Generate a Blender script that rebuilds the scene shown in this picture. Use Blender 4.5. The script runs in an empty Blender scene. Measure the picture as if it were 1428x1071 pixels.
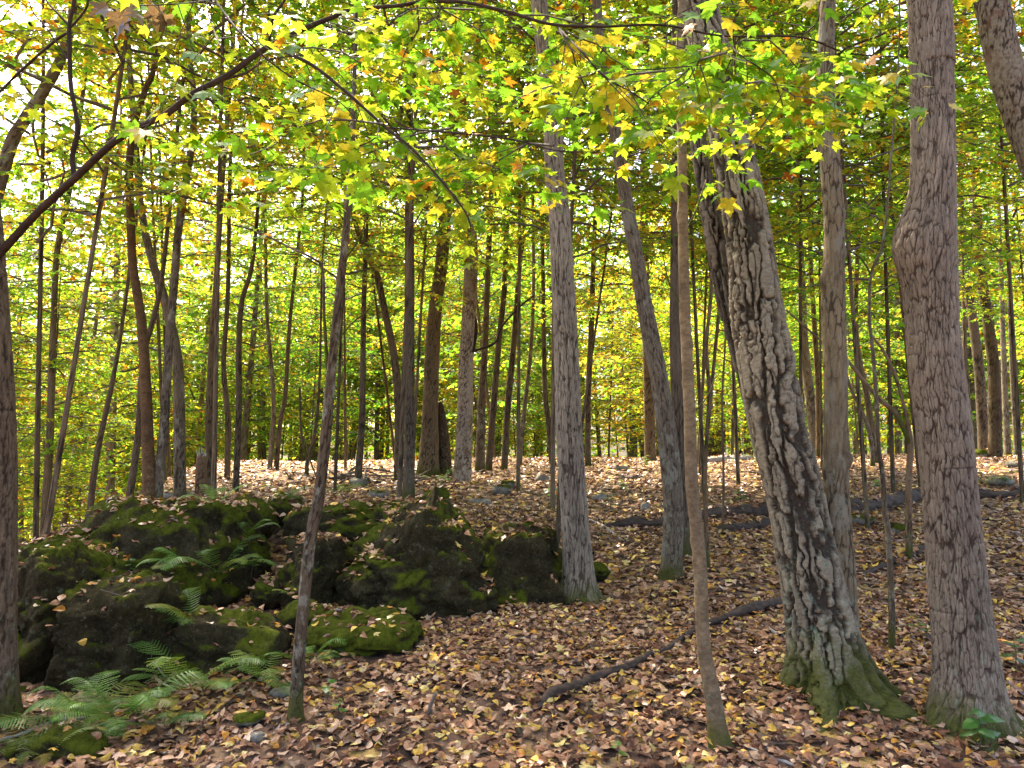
import bpy, bmesh, math, random
import numpy as np
from mathutils import Vector, Matrix, Euler
from mathutils.bvhtree import BVHTree

# ------------------------------------------------------------------ camera, sky, sun, exposure
scene = bpy.context.scene
COL = scene.collection
F, CX, CY, HOR, EYE = 1058.0, 714.0, 535.5, 615.0, 1.6
PITCH = math.atan((HOR - CY) / F)
cam_d = bpy.data.cameras.new('camera')
cam_d.sensor_width = 36.0
cam_d.lens = 36.0 * F / 1428.0
cam_d.clip_start, cam_d.clip_end = 0.05, 2000
cam = bpy.data.objects.new('camera', cam_d)
COL.objects.link(cam)
cam.location = (0, 0, EYE)
cam.rotation_euler = (math.pi / 2 + PITCH, 0, 0)
scene.camera = cam

SUN_EL, SUN_AZ = math.radians(56), math.radians(-32)      # azimuth from +Y towards +X
world = bpy.data.worlds.new('World')
scene.world = world
world.use_nodes = True
wn = world.node_tree
sky = wn.nodes.new('ShaderNodeTexSky')
sky.sky_type = 'NISHITA'
sky.sun_disc = False
sky.sun_elevation, sky.sun_rotation = SUN_EL, SUN_AZ
sky.air_density, sky.dust_density, sky.ozone_density = 0.7, 4.0, 0.4
wn.links.new(sky.outputs[0], wn.nodes['Background'].inputs[0])
wn.nodes['Background'].inputs[1].default_value = 0.15
sun_d = bpy.data.lights.new('sun', 'SUN')
sun_d.energy, sun_d.angle, sun_d.color = 3.8, math.radians(0.6), (1.0, 0.93, 0.80)
sun = bpy.data.objects.new('sun', sun_d)
COL.objects.link(sun)
sdir = Vector((math.sin(SUN_AZ) * math.cos(SUN_EL), math.cos(SUN_AZ) * math.cos(SUN_EL), math.sin(SUN_EL)))
sun.rotation_euler = sdir.to_track_quat('Z', 'Y').to_euler()
scene.view_settings.view_transform = 'Standard'
scene.view_settings.look = 'None'
scene.view_settings.gamma = 1.0
scene.view_settings.exposure = 2.55
scene.view_settings.use_curve_mapping = False
scene.view_settings.use_white_balance = True          # camera white balance set for open shade
scene.view_settings.white_balance_temperature = 7000
scene.cycles.max_bounces = 6
scene.cycles.diffuse_bounces = 4
scene.cycles.transmission_bounces = 5
scene.cycles.sample_clamp_indirect = 8.0
scene.cycles.use_denoising = True

# ------------------------------------------------------------------ small maths
def hash3(ix, iy, iz, seed):
    u = np.uint32
    with np.errstate(over='ignore'):
        n = (ix.astype(np.int64) & 0xffffffff).astype(u) * u(374761393)
        n = n ^ ((iy.astype(np.int64) & 0xffffffff).astype(u) * u(668265263))
        n = n ^ ((iz.astype(np.int64) & 0xffffffff).astype(u) * u(2246822519))
        n = n + u((seed * 3266489917) & 0xffffffff)
        n = (n ^ (n >> u(13))) * u(1274126177)
        n = (n ^ (n >> u(15))) * u(2246822519)
        n = n ^ (n >> u(16))
    return n.astype(np.float64) / 4294967296.0

def vnoise(p, seed=0):
    p = np.asarray(p, float)
    i = np.floor(p); f = p - i
    f = f * f * f * (f * (f * 6 - 15) + 10)
    ix, iy, iz = i[..., 0], i[..., 1], i[..., 2]
    r = 0
    for a in (0, 1):
        wa = f[..., 0] if a else 1 - f[..., 0]
        for b in (0, 1):
            wb = f[..., 1] if b else 1 - f[..., 1]
            for c in (0, 1):
                wc = f[..., 2] if c else 1 - f[..., 2]
                r = r + hash3(ix + a, iy + b, iz + c, seed) * wa * wb * wc
    return r * 2 - 1

def fbm(p, octv=4, seed=0, gain=0.5, lac=2.03):
    p = np.asarray(p, float); s = 0; a = 1; t = 0
    for k in range(octv):
        s = s + a * vnoise(p * lac ** k + 17.3 * k, seed + k); t += a; a *= gain
    return s / t

def sstep(a, b, x):
    t = np.clip((x - a) / (b - a), 0, 1)
    return t * t * (3 - 2 * t)

def ray(px, py):
    u, v = (px - CX) / F, (CY - py) / F
    c, s = math.cos(PITCH), math.sin(PITCH)
    return np.array([u, c - s * v, s + c * v])

def at(px, py, d):                      # the point seen at a pixel, d metres ahead of the camera
    r = ray(px, py)
    return r * (d / r[1]) + np.array([0, 0, EYE])

def height_np(x, y):
    x = np.asarray(x, float); y = np.asarray(y, float)
    rise = 0.075 * np.minimum(y, 15.5)
    rise = rise + np.where(x > 0, 0.006 * x * sstep(8, 16, y), 0)
    back = np.clip(y - (16.2 + np.clip(x, 0, 20) * 0.22), 0, None)
    z = rise - 0.10 * back * sstep(0, 6, back) + 0.0004 * back ** 2 * (back < 60)
    z = z + 0.42 * np.exp(-((x + 2.5) / 1.7) ** 2 - ((y - 7.9) / 1.9) ** 2)
    d = (-x - (2.75 + 0.22 * y)) / 2.6
    z = z - 3.4 * sstep(0, 1, d) * sstep(4.0, 8.0, y) - 0.05 * np.clip(-x - 8, 0, 30)
    p = np.stack([x * 0.45, y * 0.45, x * 0], -1)
    z = z + 0.10 * fbm(p, 3, 5) * sstep(1.0, 5.0, y) + 0.03 * fbm(p * 5, 2, 9)
    return z

def ground_z(x, y):
    return float(height_np(np.array([x]), np.array([y]))[0])

def hit(px, py, far=40.0):              # where a pixel's ray meets the ground
    r = ray(px, py)
    ys = np.arange(1.2, far, 0.02)
    t = ys / r[1]
    z = EYE + r[2] * t
    below = z < height_np(r[0] * t, ys)
    k = int(np.argmax(below)) if below.any() else len(ys) - 1
    return np.array([r[0] * t[k], ys[k], ground_z(r[0] * t[k], ys[k])])

# ------------------------------------------------------------------ mesh building
def mesh_np(name, V, faces, mats, midx=None, attrs=None, smooth=True):
    """V (n,3); faces: list of int arrays (m,k); mats: list; attrs: name -> (type, array per vertex)"""
    me = bpy.data.meshes.new(name)
    V = np.asarray(V, np.float32)
    faces = [np.asarray(f, np.int32) for f in faces if len(f)]
    me.vertices.add(len(V)); me.vertices.foreach_set('co', V.ravel())
    lv = np.concatenate([f.ravel() for f in faces])
    tot = np.concatenate([np.full(len(f), f.shape[1], np.int32) for f in faces])
    st = np.concatenate([[0], np.cumsum(tot)[:-1]]).astype(np.int32)
    me.loops.add(len(lv)); me.loops.foreach_set('vertex_index', lv)
    me.polygons.add(len(st)); me.polygons.foreach_set('loop_start', st)
    if midx is not None:
        me.polygons.foreach_set('material_index', np.asarray(midx, np.int32))
    me.polygons.foreach_set('use_smooth', np.full(len(st), bool(smooth)))
    for m in mats: me.materials.append(m)
    for k, (ty, arr) in (attrs or {}).items():
        a = me.attributes.new(k, ty, 'POINT')
        a.data.foreach_set({'FLOAT': 'value', 'FLOAT_VECTOR': 'vector', 'FLOAT_COLOR': 'color'}[ty], np.asarray(arr, np.float32).ravel())
    me.update(calc_edges=True)
    return me

def link(name, data, parent=None, label=None, cat=None, group=None, kind=None):
    o = bpy.data.objects.new(name, data)
    COL.objects.link(o)
    if parent is not None: o.parent = parent
    if label: o['label'] = label
    if cat: o['category'] = cat
    if group: o['group'] = group
    if kind: o['kind'] = kind
    return o

def thing(name, label, cat, loc, group=None):
    o = link(name, None, None, label, cat, group)
    o.empty_display_size = 0.1
    o.location = [float(c) for c in loc]
    return o

def spline(pts, vals, ds):
    """Catmull-Rom through pts (n,3) carrying vals (n,); resampled about every ds metres"""
    P = np.asarray(pts, float); W = np.asarray(vals, float)
    Q = np.concatenate([P, W[:, None]], 1)
    Q = np.concatenate([[2 * Q[0] - Q[1]], Q, [2 * Q[-1] - Q[-2]]])
    out = []
    for i in range(1, len(Q) - 2):
        t = np.linspace(0, 1, 24, endpoint=False)[:, None]
        a, b, c, d = Q[i - 1], Q[i], Q[i + 1], Q[i + 2]
        out.append(0.5 * ((2 * b) + (-a + c) * t + (2 * a - 5 * b + 4 * c - d) * t ** 2 + (-a + 3 * b - 3 * c + d) * t ** 3))
    D = np.concatenate(out + [Q[-2][None]])
    L = np.concatenate([[0], np.cumsum(np.linalg.norm(np.diff(D[:, :3], axis=0), axis=1))])
    n = max(3, int(L[-1] / ds) + 1)
    s = np.linspace(0, L[-1], n)
    R = np.stack([np.interp(s, L, D[:, k]) for k in range(4)], 1)
    return R[:, :3], np.maximum(R[:, 3], 1e-4), s

def frames(P):
    T = np.gradient(P, axis=0); T /= np.linalg.norm(T, axis=1)[:, None] + 1e-12
    ref = np.array([1.0, 0, 0]) if abs(T[0][0]) < 0.8 else np.array([0, 1.0, 0])
    e = ref - T[0] * (ref @ T[0]); E1 = []
    for t in T:
        e = e - t * (e @ t); e = e / (np.linalg.norm(e) + 1e-12); E1.append(e)
    E1 = np.array(E1)
    return T, E1, np.cross(T, E1)

class Geo:                                # collects plain tubes / polygons into one mesh
    def __init__(s): s.v = []; s.f3 = []; s.f4 = []; s.n = 0
    def add(s, V, f3=None, f4=None):
        s.v.append(V)
        if f3 is not None and len(f3): s.f3.append(np.asarray(f3) + s.n)
        if f4 is not None and len(f4): s.f4.append(np.asarray(f4) + s.n)
        s.n += len(V)
    def tube(s, P, R, ns=5):
        P = np.asarray(P, float); R = np.broadcast_to(np.asarray(R, float), (len(P),))
        T, A, B = frames(P)
        th = np.arange(ns) * 2 * math.pi / ns
        V = P[:, None] + R[:, None, None] * (np.cos(th)[None, :, None] * A[:, None] + np.sin(th)[None, :, None] * B[:, None])
        n = len(P); i = np.arange(n - 1)[:, None] * ns; j = np.arange(ns)[None]; k = (j + 1) % ns
        q = np.stack([i + j, i + k, i + ns + k, i + ns + j], -1).reshape(-1, 4)
        V = np.concatenate([V.reshape(-1, 3), P[-1:] + T[-1:] * R[-1] * 0.5])
        tip = (n - 1) * ns
        c = np.array([[tip + a, tip + (a + 1) % ns, n * ns] for a in range(ns)])
        s.add(V, c, q)
    def arrays(s):
        return (np.concatenate(s.v) if s.v else np.zeros((0, 3))), (np.concatenate(s.f3) if s.f3 else np.zeros((0, 3), int)), (np.concatenate(s.f4) if s.f4 else np.zeros((0, 4), int))
    def mesh(s, name, mat, smooth=True, attrs=None):
        V, a, b = s.arrays()
        return mesh_np(name, V, [a, b], [mat], None, attrs, smooth)

# ------------------------------------------------------------------ materials
def mat(name):
    m = bpy.data.materials.new(name); m.use_nodes = True
    nt = m.node_tree; nt.nodes.clear()
    out = nt.nodes.new('ShaderNodeOutputMaterial')
    return m, nt, out

def nd(nt, ty, **kw):
    n = nt.nodes.new(ty)
    for k, v in kw.items():
        if k.startswith('p_'): setattr(n, k[2:], v)
        else:
            key = int(k[1:]) if k[0] == 'i' and k[1:].isdigit() else k.replace('_', ' ')
            if hasattr(v, 'is_output'): nt.links.new(v, n.inputs[key])
            else: n.inputs[key].default_value = v
    return n

def ramp(nt, fac, stops):
    r = nd(nt, 'ShaderNodeValToRGB', Fac=fac)
    e = r.color_ramp.elements
    while len(e) < len(stops): e.new(0.5)
    for q, (p, c) in zip(e, stops):
        q.position = p; q.color = (*c, 1) if len(c) == 3 else c
    return r.outputs[0]

def mixc(nt, fac, a, b, mode='MIX'):
    n = nt.nodes.new('ShaderNodeMix'); n.data_type = 'RGBA'; n.blend_type = mode
    for key, v in ((0, fac), (6, a), (7, b)):
        if hasattr(v, 'is_output'): nt.links.new(v, n.inputs[key])
        else: n.inputs[key].default_value = v if key == 0 else (*v, 1)[:4]
    return n.outputs[2]

def math_n(nt, op, a, b=0.0):
    n = nt.nodes.new('ShaderNodeMath'); n.operation = op
    for k, v in ((0, a), (1, b)):
        if hasattr(v, 'is_output'): nt.links.new(v, n.inputs[k])
        else: n.inputs[k].default_value = v
    return n.outputs[0]

def attr(nt, name, out='Fac'):
    return nd(nt, 'ShaderNodeAttribute', p_attribute_name=name).outputs[out]

def vscale(nt, v, s):
    n = nt.nodes.new('ShaderNodeVectorMath'); n.operation = 'MULTIPLY'
    nt.links.new(v, n.inputs[0]); n.inputs[1].default_value = s
    return n.outputs[0]

def noise(nt, vec, scale, detail=4, rough=0.55, out='Fac'):
    return nd(nt, 'ShaderNodeTexNoise', Vector=vec, Scale=scale, Detail=detail, Roughness=rough).outputs[out]

def leaf_material(name, trans=0.55, gloss=0.06, var=0.5):
    m, nt, out = mat(name)
    oi = nd(nt, 'ShaderNodeObjectInfo')
    c = mixc(nt, 1.0, attr(nt, 'col', 'Color'), oi.outputs['Color'], 'MULTIPLY')
    geo = nd(nt, 'ShaderNodeNewGeometry')
    nz = noise(nt, geo.outputs['Position'], 38.0, 3)
    c = mixc(nt, var, c, ramp(nt, nz, [(0.3, (0.45, 0.42, 0.4)), (0.62, (1.15, 1.12, 1.0))]), 'MULTIPLY')
    n2 = noise(nt, geo.outputs['Position'], 75.0, 4, 0.7)
    c = mixc(nt, math_n(nt, 'MULTIPLY', ramp(nt, n2, [(0.50, (0, 0, 0)), (0.62, (1, 1, 1))]), 0.5), c, mixc(nt, 1.0, c, (1.5, 1.05, .9), 'MULTIPLY'))
    c = mixc(nt, math_n(nt, 'MULTIPLY', ramp(nt, n2, [(0.30, (1, 1, 1)), (0.36, (0, 0, 0))]), 0.6), c, mixc(nt, 1.0, c, (.45, .28, .3), 'MULTIPLY'))
    d = nd(nt, 'ShaderNodeBsdfDiffuse', Color=c)
    t = nd(nt, 'ShaderNodeBsdfTranslucent', Color=mixc(nt, 1.0, c, (1.2, 1.18, 0.85), 'MULTIPLY'))
    mx = nd(nt, 'ShaderNodeMixShader', Fac=trans, i1=d.outputs[0], i2=t.outputs[0])
    g = nd(nt, 'ShaderNodeBsdfGlossy', Roughness=0.38, Color=(0.9, 0.95, 1, 1))
    lw = nd(nt, 'ShaderNodeLayerWeight', Blend=0.25)
    mx2 = nd(nt, 'ShaderNodeMixShader', Fac=math_n(nt, 'MULTIPLY', lw.outputs['Fresnel'], gloss * 6), i1=mx.outputs[0], i2=g.outputs[0])
    nt.links.new(mx2.outputs[0], out.inputs[0])
    return m

LEAF = leaf_material('leaf', 0.62, 0.012, 0.35)
LITTER = leaf_material('dry_leaf', 0.10, 0.012, 0.75)
FERN = leaf_material('fern_green', 0.40, 0.008, 0.3)

def bark_material(name, plate, furrow, lichen=0.0, moss_h=0.0, patch=None, streak=(60, 60, 7), bump=0.5, hi=(1.35, 1.3, 1.25)):
    m, nt, out = mat(name)
    v = attr(nt, 'bk', 'Vector'); h = attr(nt, 'bh'); hg = attr(nt, 'hg')
    oi = nd(nt, 'ShaderNodeObjectInfo')
    st = noise(nt, vscale(nt, v, streak), 1.0, 5, 0.65)
    big = noise(nt, vscale(nt, v, (4, 4, 1.2)), 1.0, 4)
    fine = noise(nt, vscale(nt, v, (170, 170, 110)), 1.0, 3)
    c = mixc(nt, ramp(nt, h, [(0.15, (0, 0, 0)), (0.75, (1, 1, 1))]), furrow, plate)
    c = mixc(nt, 0.9, c, ramp(nt, st, [(0.28, (0.5, 0.46, 0.44)), (0.72, hi)]), 'MULTIPLY')
    c = mixc(nt, 0.6, c, ramp(nt, big, [(0.3, (0.62, 0.58, 0.58)), (0.7, (1.3, 1.28, 1.2))]), 'MULTIPLY')
    c = mixc(nt, 0.5, c, ramp(nt, fine, [(0.3, (0.7, 0.7, 0.7)), (0.7, (1.25, 1.25, 1.25))]), 'MULTIPLY')
    c = mixc(nt, 1.0, c, oi.outputs['Color'], 'MULTIPLY')
    if patch:
        pn = noise(nt, vscale(nt, v, (9, 9, 5)), 1.0, 5, 0.7)
        c = mixc(nt, math_n(nt, 'MULTIPLY', ramp(nt, pn, [(0.53, (0, 0, 0)), (0.6, (1, 1, 1))]), 0.8), c, patch)
    if lichen:
        ln = noise(nt, vscale(nt, v, (26, 26, 18)), 1.0, 6, 0.75)
        lm = ramp(nt, ln, [(0.55, (0, 0, 0)), (0.62, (1, 1, 1))])
        hm = math_n(nt, 'MULTIPLY', lm, math_n(nt, 'ADD', 0.15, math_n(nt, 'MULTIPLY', 0.85, ramp(nt, math_n(nt, 'DIVIDE', hg, 1.4), [(0.1, (1, 1, 1)), (0.8, (0, 0, 0))]))))
        c = mixc(nt, math_n(nt, 'MULTIPLY', hm, lichen), c, (0.25, 0.31, 0.22))
    if moss_h:
        mn = noise(nt, vscale(nt, v, (14, 14, 9)), 1.0, 5, 0.65)
        mm = math_n(nt, 'SUBTRACT', math_n(nt, 'MULTIPLY', mn, 1.7), math_n(nt, 'DIVIDE', hg, moss_h))
        mn2 = noise(nt, vscale(nt, v, (90, 90, 90)), 1.0, 4, 0.8)
        mm = math_n(nt, 'ADD', mm, math_n(nt, 'MULTIPLY', math_n(nt, 'SUBTRACT', mn2, 0.5), 1.3))
        c = mixc(nt, math_n(nt, 'MULTIPLY', ramp(nt, mm, [(0.15, (0, 0, 0)), (0.75, (1, 1, 1))]), 0.92), c, mixc(nt, ramp(nt, mn2, [(.3, (0, 0, 0)), (.7, (1, 1, 1))]), (0.012, 0.015, 0.003), (0.10, 0.105, 0.016)))
    b = nd(nt, 'ShaderNodeBump', Strength=bump, Distance=0.006, Height=math_n(nt, 'ADD', st, math_n(nt, 'MULTIPLY', fine, 0.5)))
    p = nd(nt, 'ShaderNodeBsdfPrincipled', Base_Color=c, Roughness=0.9, Normal=b.outputs[0])
    p.inputs['Specular IOR Level'].default_value = 0.15
    nt.links.new(p.outputs[0], out.inputs[0])
    return m

BARK = {
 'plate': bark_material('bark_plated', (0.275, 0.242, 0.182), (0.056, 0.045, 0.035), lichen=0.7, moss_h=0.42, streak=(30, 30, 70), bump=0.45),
 'ridge': bark_material('bark_ridged', (0.228, 0.186, 0.146), (0.062, 0.043, 0.033), lichen=0.35, moss_h=0.22, patch=None),
 'ridgelight': bark_material('bark_ridged_pale', (0.265, 0.228, 0.182), (0.066, 0.050, 0.038), lichen=0.25, moss_h=0.30),
 'dark': bark_material('bark_dark', (0.120, 0.092, 0.066), (0.034, 0.025, 0.018), lichen=0.4, moss_h=0.3),
 'grey': bark_material('bark_grey', (0.170, 0.138, 0.103), (0.055, 0.041, 0.031), lichen=0.5, moss_h=0.25, patch=(0.22, 0.20, 0.155)),
 'pale': bark_material('bark_pale', (0.36, 0.30, 0.235), (0.08, 0.055, 0.04), patch=(0.15, 0.085, 0.055), streak=(40, 40, 40)),
 'smooth': bark_material('bark_smooth', (0.215, 0.160, 0.100), (0.11, 0.080, 0.050), lichen=0.3, moss_h=0.22, streak=(40, 40, 55), bump=0.25),
 'twig': bark_material('bark_twig', (0.052, 0.035, 0.028), (0.03, 0.02, 0.016), streak=(50, 50, 30), bump=0.2),
}
def plain_wood(name, c1, c2, sc=(12, 12, 12), moss=None):
    m, nt, out = mat(name)
    tc = nd(nt, 'ShaderNodeTexCoord')
    v = vscale(nt, tc.outputs['Object'], sc)
    n1 = noise(nt, v, 1.0, 6, 0.7)
    c = ramp(nt, n1, [(0.3, c1), (0.7, c2)])
    if moss:
        n2 = noise(nt, vscale(nt, tc.outputs['Object'], (6, 6, 6)), 1.0, 5, 0.7)
        c = mixc(nt, ramp(nt, n2, [(0.52, (0, 0, 0)), (0.6, (1, 1, 1))]), c, moss)
    b = nd(nt, 'ShaderNodeBump', Strength=0.6, Distance=0.01, Height=n1)
    p = nd(nt, 'ShaderNodeBsdfPrincipled', Base_Color=c, Roughness=0.9, Normal=b.outputs[0])
    nt.links.new(p.outputs[0], out.inputs[0])
    return m
WOOD = plain_wood('crown_wood', (0.045, 0.034, 0.026), (0.13, 0.105, 0.08), (9, 9, 9))
ROT = plain_wood('rotten_wood', (0.014, 0.009, 0.006), (0.105, 0.066, 0.044), (10, 30, 30), None)
STICK = plain_wood('dead_stick', (0.06, 0.045, 0.035), (0.20, 0.165, 0.13), (20, 20, 20), None)
PALEWOOD = plain_wood('bleached_wood', (0.16, 0.13, 0.105), (0.46, 0.42, 0.37), (14, 14, 14))

def rock_material(name, c1, c2, mossc=((0.012, 0.017, 0.002), (0.110, 0.125, 0.010))):
    m, nt, out = mat(name)
    geo = nd(nt, 'ShaderNodeNewGeometry')
    pos = geo.outputs['Position']
    n1 = noise(nt, pos, 7, 7, 0.7); n2 = noise(nt, pos, 45, 5, 0.7); n3 = noise(nt, pos, 16, 6, 0.75)
    c = ramp(nt, n1, [(0.3, c1), (0.68, c2)])
    c = mixc(nt, 0.6, c, ramp(nt, n2, [(0.3, (0.3, 0.3, 0.3)), (0.7, (1.9, 1.85, 1.7))]), 'MULTIPLY')
    c = mixc(nt, math_n(nt, 'MULTIPLY', ramp(nt, n3, [(0.57, (0, 0, 0)), (0.66, (1, 1, 1))]), 0.6), c, (0.13, 0.13, 0.075))
    c = mixc(nt, math_n(nt, 'MULTIPLY', ramp(nt, noise(nt, pos, 120, 3, 0.6), [(0.66, (0, 0, 0)), (0.70, (1, 1, 1))]), 0.8), c, (0.22, 0.22, 0.17))
    moss = attr(nt, 'moss')
    mm = math_n(nt, 'ADD', moss, math_n(nt, 'MULTIPLY', math_n(nt, 'SUBTRACT', n3, 0.5), 0.9))
    mc = mixc(nt, ramp(nt, noise(nt, pos, 26, 7, 0.85), [(.32, (0, 0, 0)), (.68, (1, 1, 1))]), mossc[0], mossc[1])
    c = mixc(nt, ramp(nt, mm, [(0.38, (0, 0, 0)), (0.6, (1, 1, 1))]), c, mc)
    fz = noise(nt, pos, 190, 3, 0.8)
    b = nd(nt, 'ShaderNodeBump', Strength=0.8, Distance=0.012, Height=math_n(nt, 'ADD', n2, math_n(nt, 'MULTIPLY', fz, 0.6)))
    p = nd(nt, 'ShaderNodeBsdfPrincipled', Base_Color=c, Roughness=0.95, Normal=b.outputs[0])
    p.inputs['Specular IOR Level'].default_value = 0.1
    nt.links.new(p.outputs[0], out.inputs[0])
    return m
ROCK = rock_material('mossy_rock', (0.008, 0.006, 0.003), (0.055, 0.044, 0.020))
STONE = rock_material('grey_stone', (0.10, 0.09, 0.075), (0.30, 0.28, 0.24))

def ground_material():
    m, nt, out = mat('forest_floor')
    pos = nd(nt, 'ShaderNodeNewGeometry').outputs['Position']
    wv = nt.nodes.new('ShaderNodeVectorMath'); wv.operation = 'ADD'
    nt.links.new(pos, wv.inputs[0]); nt.links.new(vscale(nt, noise(nt, pos, 9, 2, 0.5, 'Color'), (0.09, 0.09, 0.09)), wv.inputs[1])
    vo = nd(nt, 'ShaderNodeTexVoronoi', Vector=vscale(nt, wv.outputs[0], (15, 15, 15)), Scale=1.0)
    sep = nd(nt, 'ShaderNodeSeparateColor', Color=vo.outputs['Color'])
    c = ramp(nt, sep.outputs[0], [(0.0, (0.035, 0.022, 0.016)), (0.35, (0.10, 0.058, 0.040)), (0.6, (0.19, 0.115, 0.078)), (0.82, (0.29, 0.19, 0.12)), (0.95, (0.42, 0.27, 0.08))])
    c = mixc(nt, 0.7, c, ramp(nt, noise(nt, pos, 3, 5), [(0.3, (0.5, 0.48, 0.46)), (0.7, (1.1, 1.1, 1.1))]), 'MULTIPLY')
    b = nd(nt, 'ShaderNodeBump', Strength=0.9, Distance=0.03, Height=math_n(nt, 'ADD', sep.outputs[1], noise(nt, pos, 30, 5)))
    p = nd(nt, 'ShaderNodeBsdfPrincipled', Base_Color=c, Roughness=0.9, Normal=b.outputs[0])
    p.inputs['Specular IOR Level'].default_value = 0.15
    nt.links.new(p.outputs[0], out.inputs[0])
    return m

# ------------------------------------------------------------------ ground
def axis(lo, a, b, hi, step, grow=1.13):
    mid = list(np.arange(a, b + 1e-6, step)); l = []; x = a; s = step
    while x > lo: s *= grow; x -= s; l.append(x)
    r = []; x = b; s = step
    while x < hi: s *= grow; x += s; r.append(x)
    return np.array(l[::-1] + mid + r)
gx, gy = axis(-170, -9, 12, 170, 0.09), axis(-60, 1.2, 18, 220, 0.09)
X, Y = np.meshgrid(gx, gy)
Z = height_np(X, Y) + 0.012 * fbm(np.stack([X * 11, Y * 11, X * 0], -1), 2, 21)
nx, ny = len(gx), len(gy)
idx = (np.arange(ny - 1)[:, None] * nx + np.arange(nx - 1)[None]).ravel()
gq = np.stack([idx, idx + 1, idx + nx + 1, idx + nx], -1)
ground = link('ground', mesh_np('ground', np.stack([X.ravel(), Y.ravel(), Z.ravel()], 1), [gq], [ground_material()]), kind='structure')
ground['label'] = 'sloping woodland floor of brown soil under the leaf litter'

# ------------------------------------------------------------------ rocks
ROCKS = []
def boulder(name, label, px, py, d, hw, hh, hd, cuts=(), seed=0, sub=5, rot=0.0, moss=0.5, rough=1.0, group=None, material=None, cat='boulder', lean=0.0):
    c = at(px, py, d); k = d / F
    a, b, cz = hw * k, hd, hh * k
    bm = bmesh.new(); bmesh.ops.create_icosphere(bm, subdivisions=sub, radius=1.0)
    P = np.array([v.co[:] for v in bm.verts]); Fc = np.array([[v.index for v in f.verts] for f in bm.faces]); bm.free()
    for n, o in cuts:
        n = np.array(n, float); n /= np.linalg.norm(n)
        ex = np.clip(P @ n - o, 0, None); P = P - ex[:, None] * n * 0.93
    P = P * np.array([a, b, cz])
    P[:, 0] += lean * P[:, 2]
    sz = (a * b * cz) ** (1 / 3)
    nrm = P / (np.linalg.norm(P, axis=1)[:, None] + 1e-9)
    ca, sa = math.cos(rot), math.sin(rot)
    Rm = np.array([[ca, -sa, 0], [sa, ca, 0], [0, 0, 1]])
    P = P @ Rm.T; nrm = nrm @ Rm.T
    Q = P / sz
    w = Q + 0.35 * np.stack([fbm(Q * 1.3, 2, seed + 40), fbm(Q * 1.3, 2, seed + 41), fbm(Q * 1.3, 2, seed + 42)], 1)
    crag = 1 - np.abs(fbm(w * np.array([1.4, 1.4, 2.2]), 4, seed + 3))          # sharp ledges and cracks
    disp = sz * rough * (0.17 * fbm(w * 1.1, 4, seed) + 0.34 * (crag - 0.8) + 0.10 * fbm(w * 4, 4, seed + 7) + 0.045 * fbm(Q * 13, 3, seed + 9))
    P = P + nrm * disp[:, None]
    # vertex normals of the shaped rock
    def vn(P):
        fn = np.cross(P[Fc[:, 1]] - P[Fc[:, 0]], P[Fc[:, 2]] - P[Fc[:, 0]])
        N = np.zeros_like(P)
        for j in range(3): np.add.at(N, Fc[:, j], fn)
        return N / (np.linalg.norm(N, axis=1)[:, None] + 1e-12)
    N = vn(P)
    G = P + c
    ms = N[:, 2] * 0.75 + 0.85 * fbm(G * 4.5, 5, seed + 13) + (moss - 0.42) * 1.2
    cush = sstep(0.3, 0.7, ms)
    P = P + N * (cush * (0.018 + 0.028 * fbm(G * 14, 3, 77)))[:, None]
    P = P + N * (0.006 * fbm(G * 34, 2, 78))[:, None]
    me = mesh_np(name, P, [Fc], [material or ROCK], None, {'moss': ('FLOAT', ms)})
    o = link(name, me, None, label, cat, group)
    base = float(P[:, 2].min())
    o.location = c
    ROCKS.append((P + c, Fc, o))
    return o

boulder('mossy_boulder', 'largest dark boulder with a mossy peak beside the grey trunk', 588, 798, 5.45, 112, 108, 0.52,
        cuts=[((-.62, -.25, .74), .60), ((.80, -.15, .52), .62), ((.1, -1, .22), .60), ((.5, -.85, .1), .72)], seed=3, sub=6, moss=0.44)
boulder('mossy_boulder', 'dark squat boulder touching the foot of the pale grey trunk', 728, 802, 5.85, 72, 76, 0.45,
        cuts=[((.1, -1, .2), .6), ((0, -.2, 1), .72), ((.8, -.3, .4), .7)], seed=11, sub=5, moss=0.42)
boulder('mossy_boulder', 'lichen-speckled dark boulder behind the thin bent sapling', 438, 802, 5.45, 46, 66, 0.38,
        cuts=[((-.5, -.7, .3), .62), ((0, 0, 1), .72), ((.7, -.6, 0), .6)], seed=19, sub=5, moss=0.38)
boulder('rock_ledge', 'low mossy ledge capped with leaves behind the largest boulder', 500, 738, 6.15, 100, 46, 0.55,
        cuts=[((0, -1, .1), .55), ((0, 0, 1), .62)], seed=23, sub=5, moss=0.5, cat='rock ledge')
boulder('rock_outcrop', 'broad moss-covered rock outcrop rising to a leafy crest', 172, 792, 5.75, 186, 128, 0.80,
        cuts=[((-.66, -.1, .75), .50), ((0, -1, .35), .55), ((.1, .1, 1), .66)], seed=31, sub=6, moss=0.60, cat='rock outcrop', rough=0.8)
boulder('rock_outcrop', 'dark upright rock face above the fern patch', 163, 902, 4.2, 95, 100, 0.40,
        cuts=[((.05, -1, .12), .58), ((-.1, -.2, 1), .72), ((.85, -.4, 0), .68), ((-.9, -.3, .1), .72)], seed=37, sub=6, moss=0.30, cat='rock outcrop', rough=0.9)
boulder('rock_outcrop', 'dark mossy shoulder of rock against the big trunk', 62, 872, 4.45, 88, 112, 0.45,
        cuts=[((-.4, -.9, .3), .62), ((-.6, 0, .8), .6)], seed=43, sub=6, moss=0.52, cat='rock outcrop')
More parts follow.
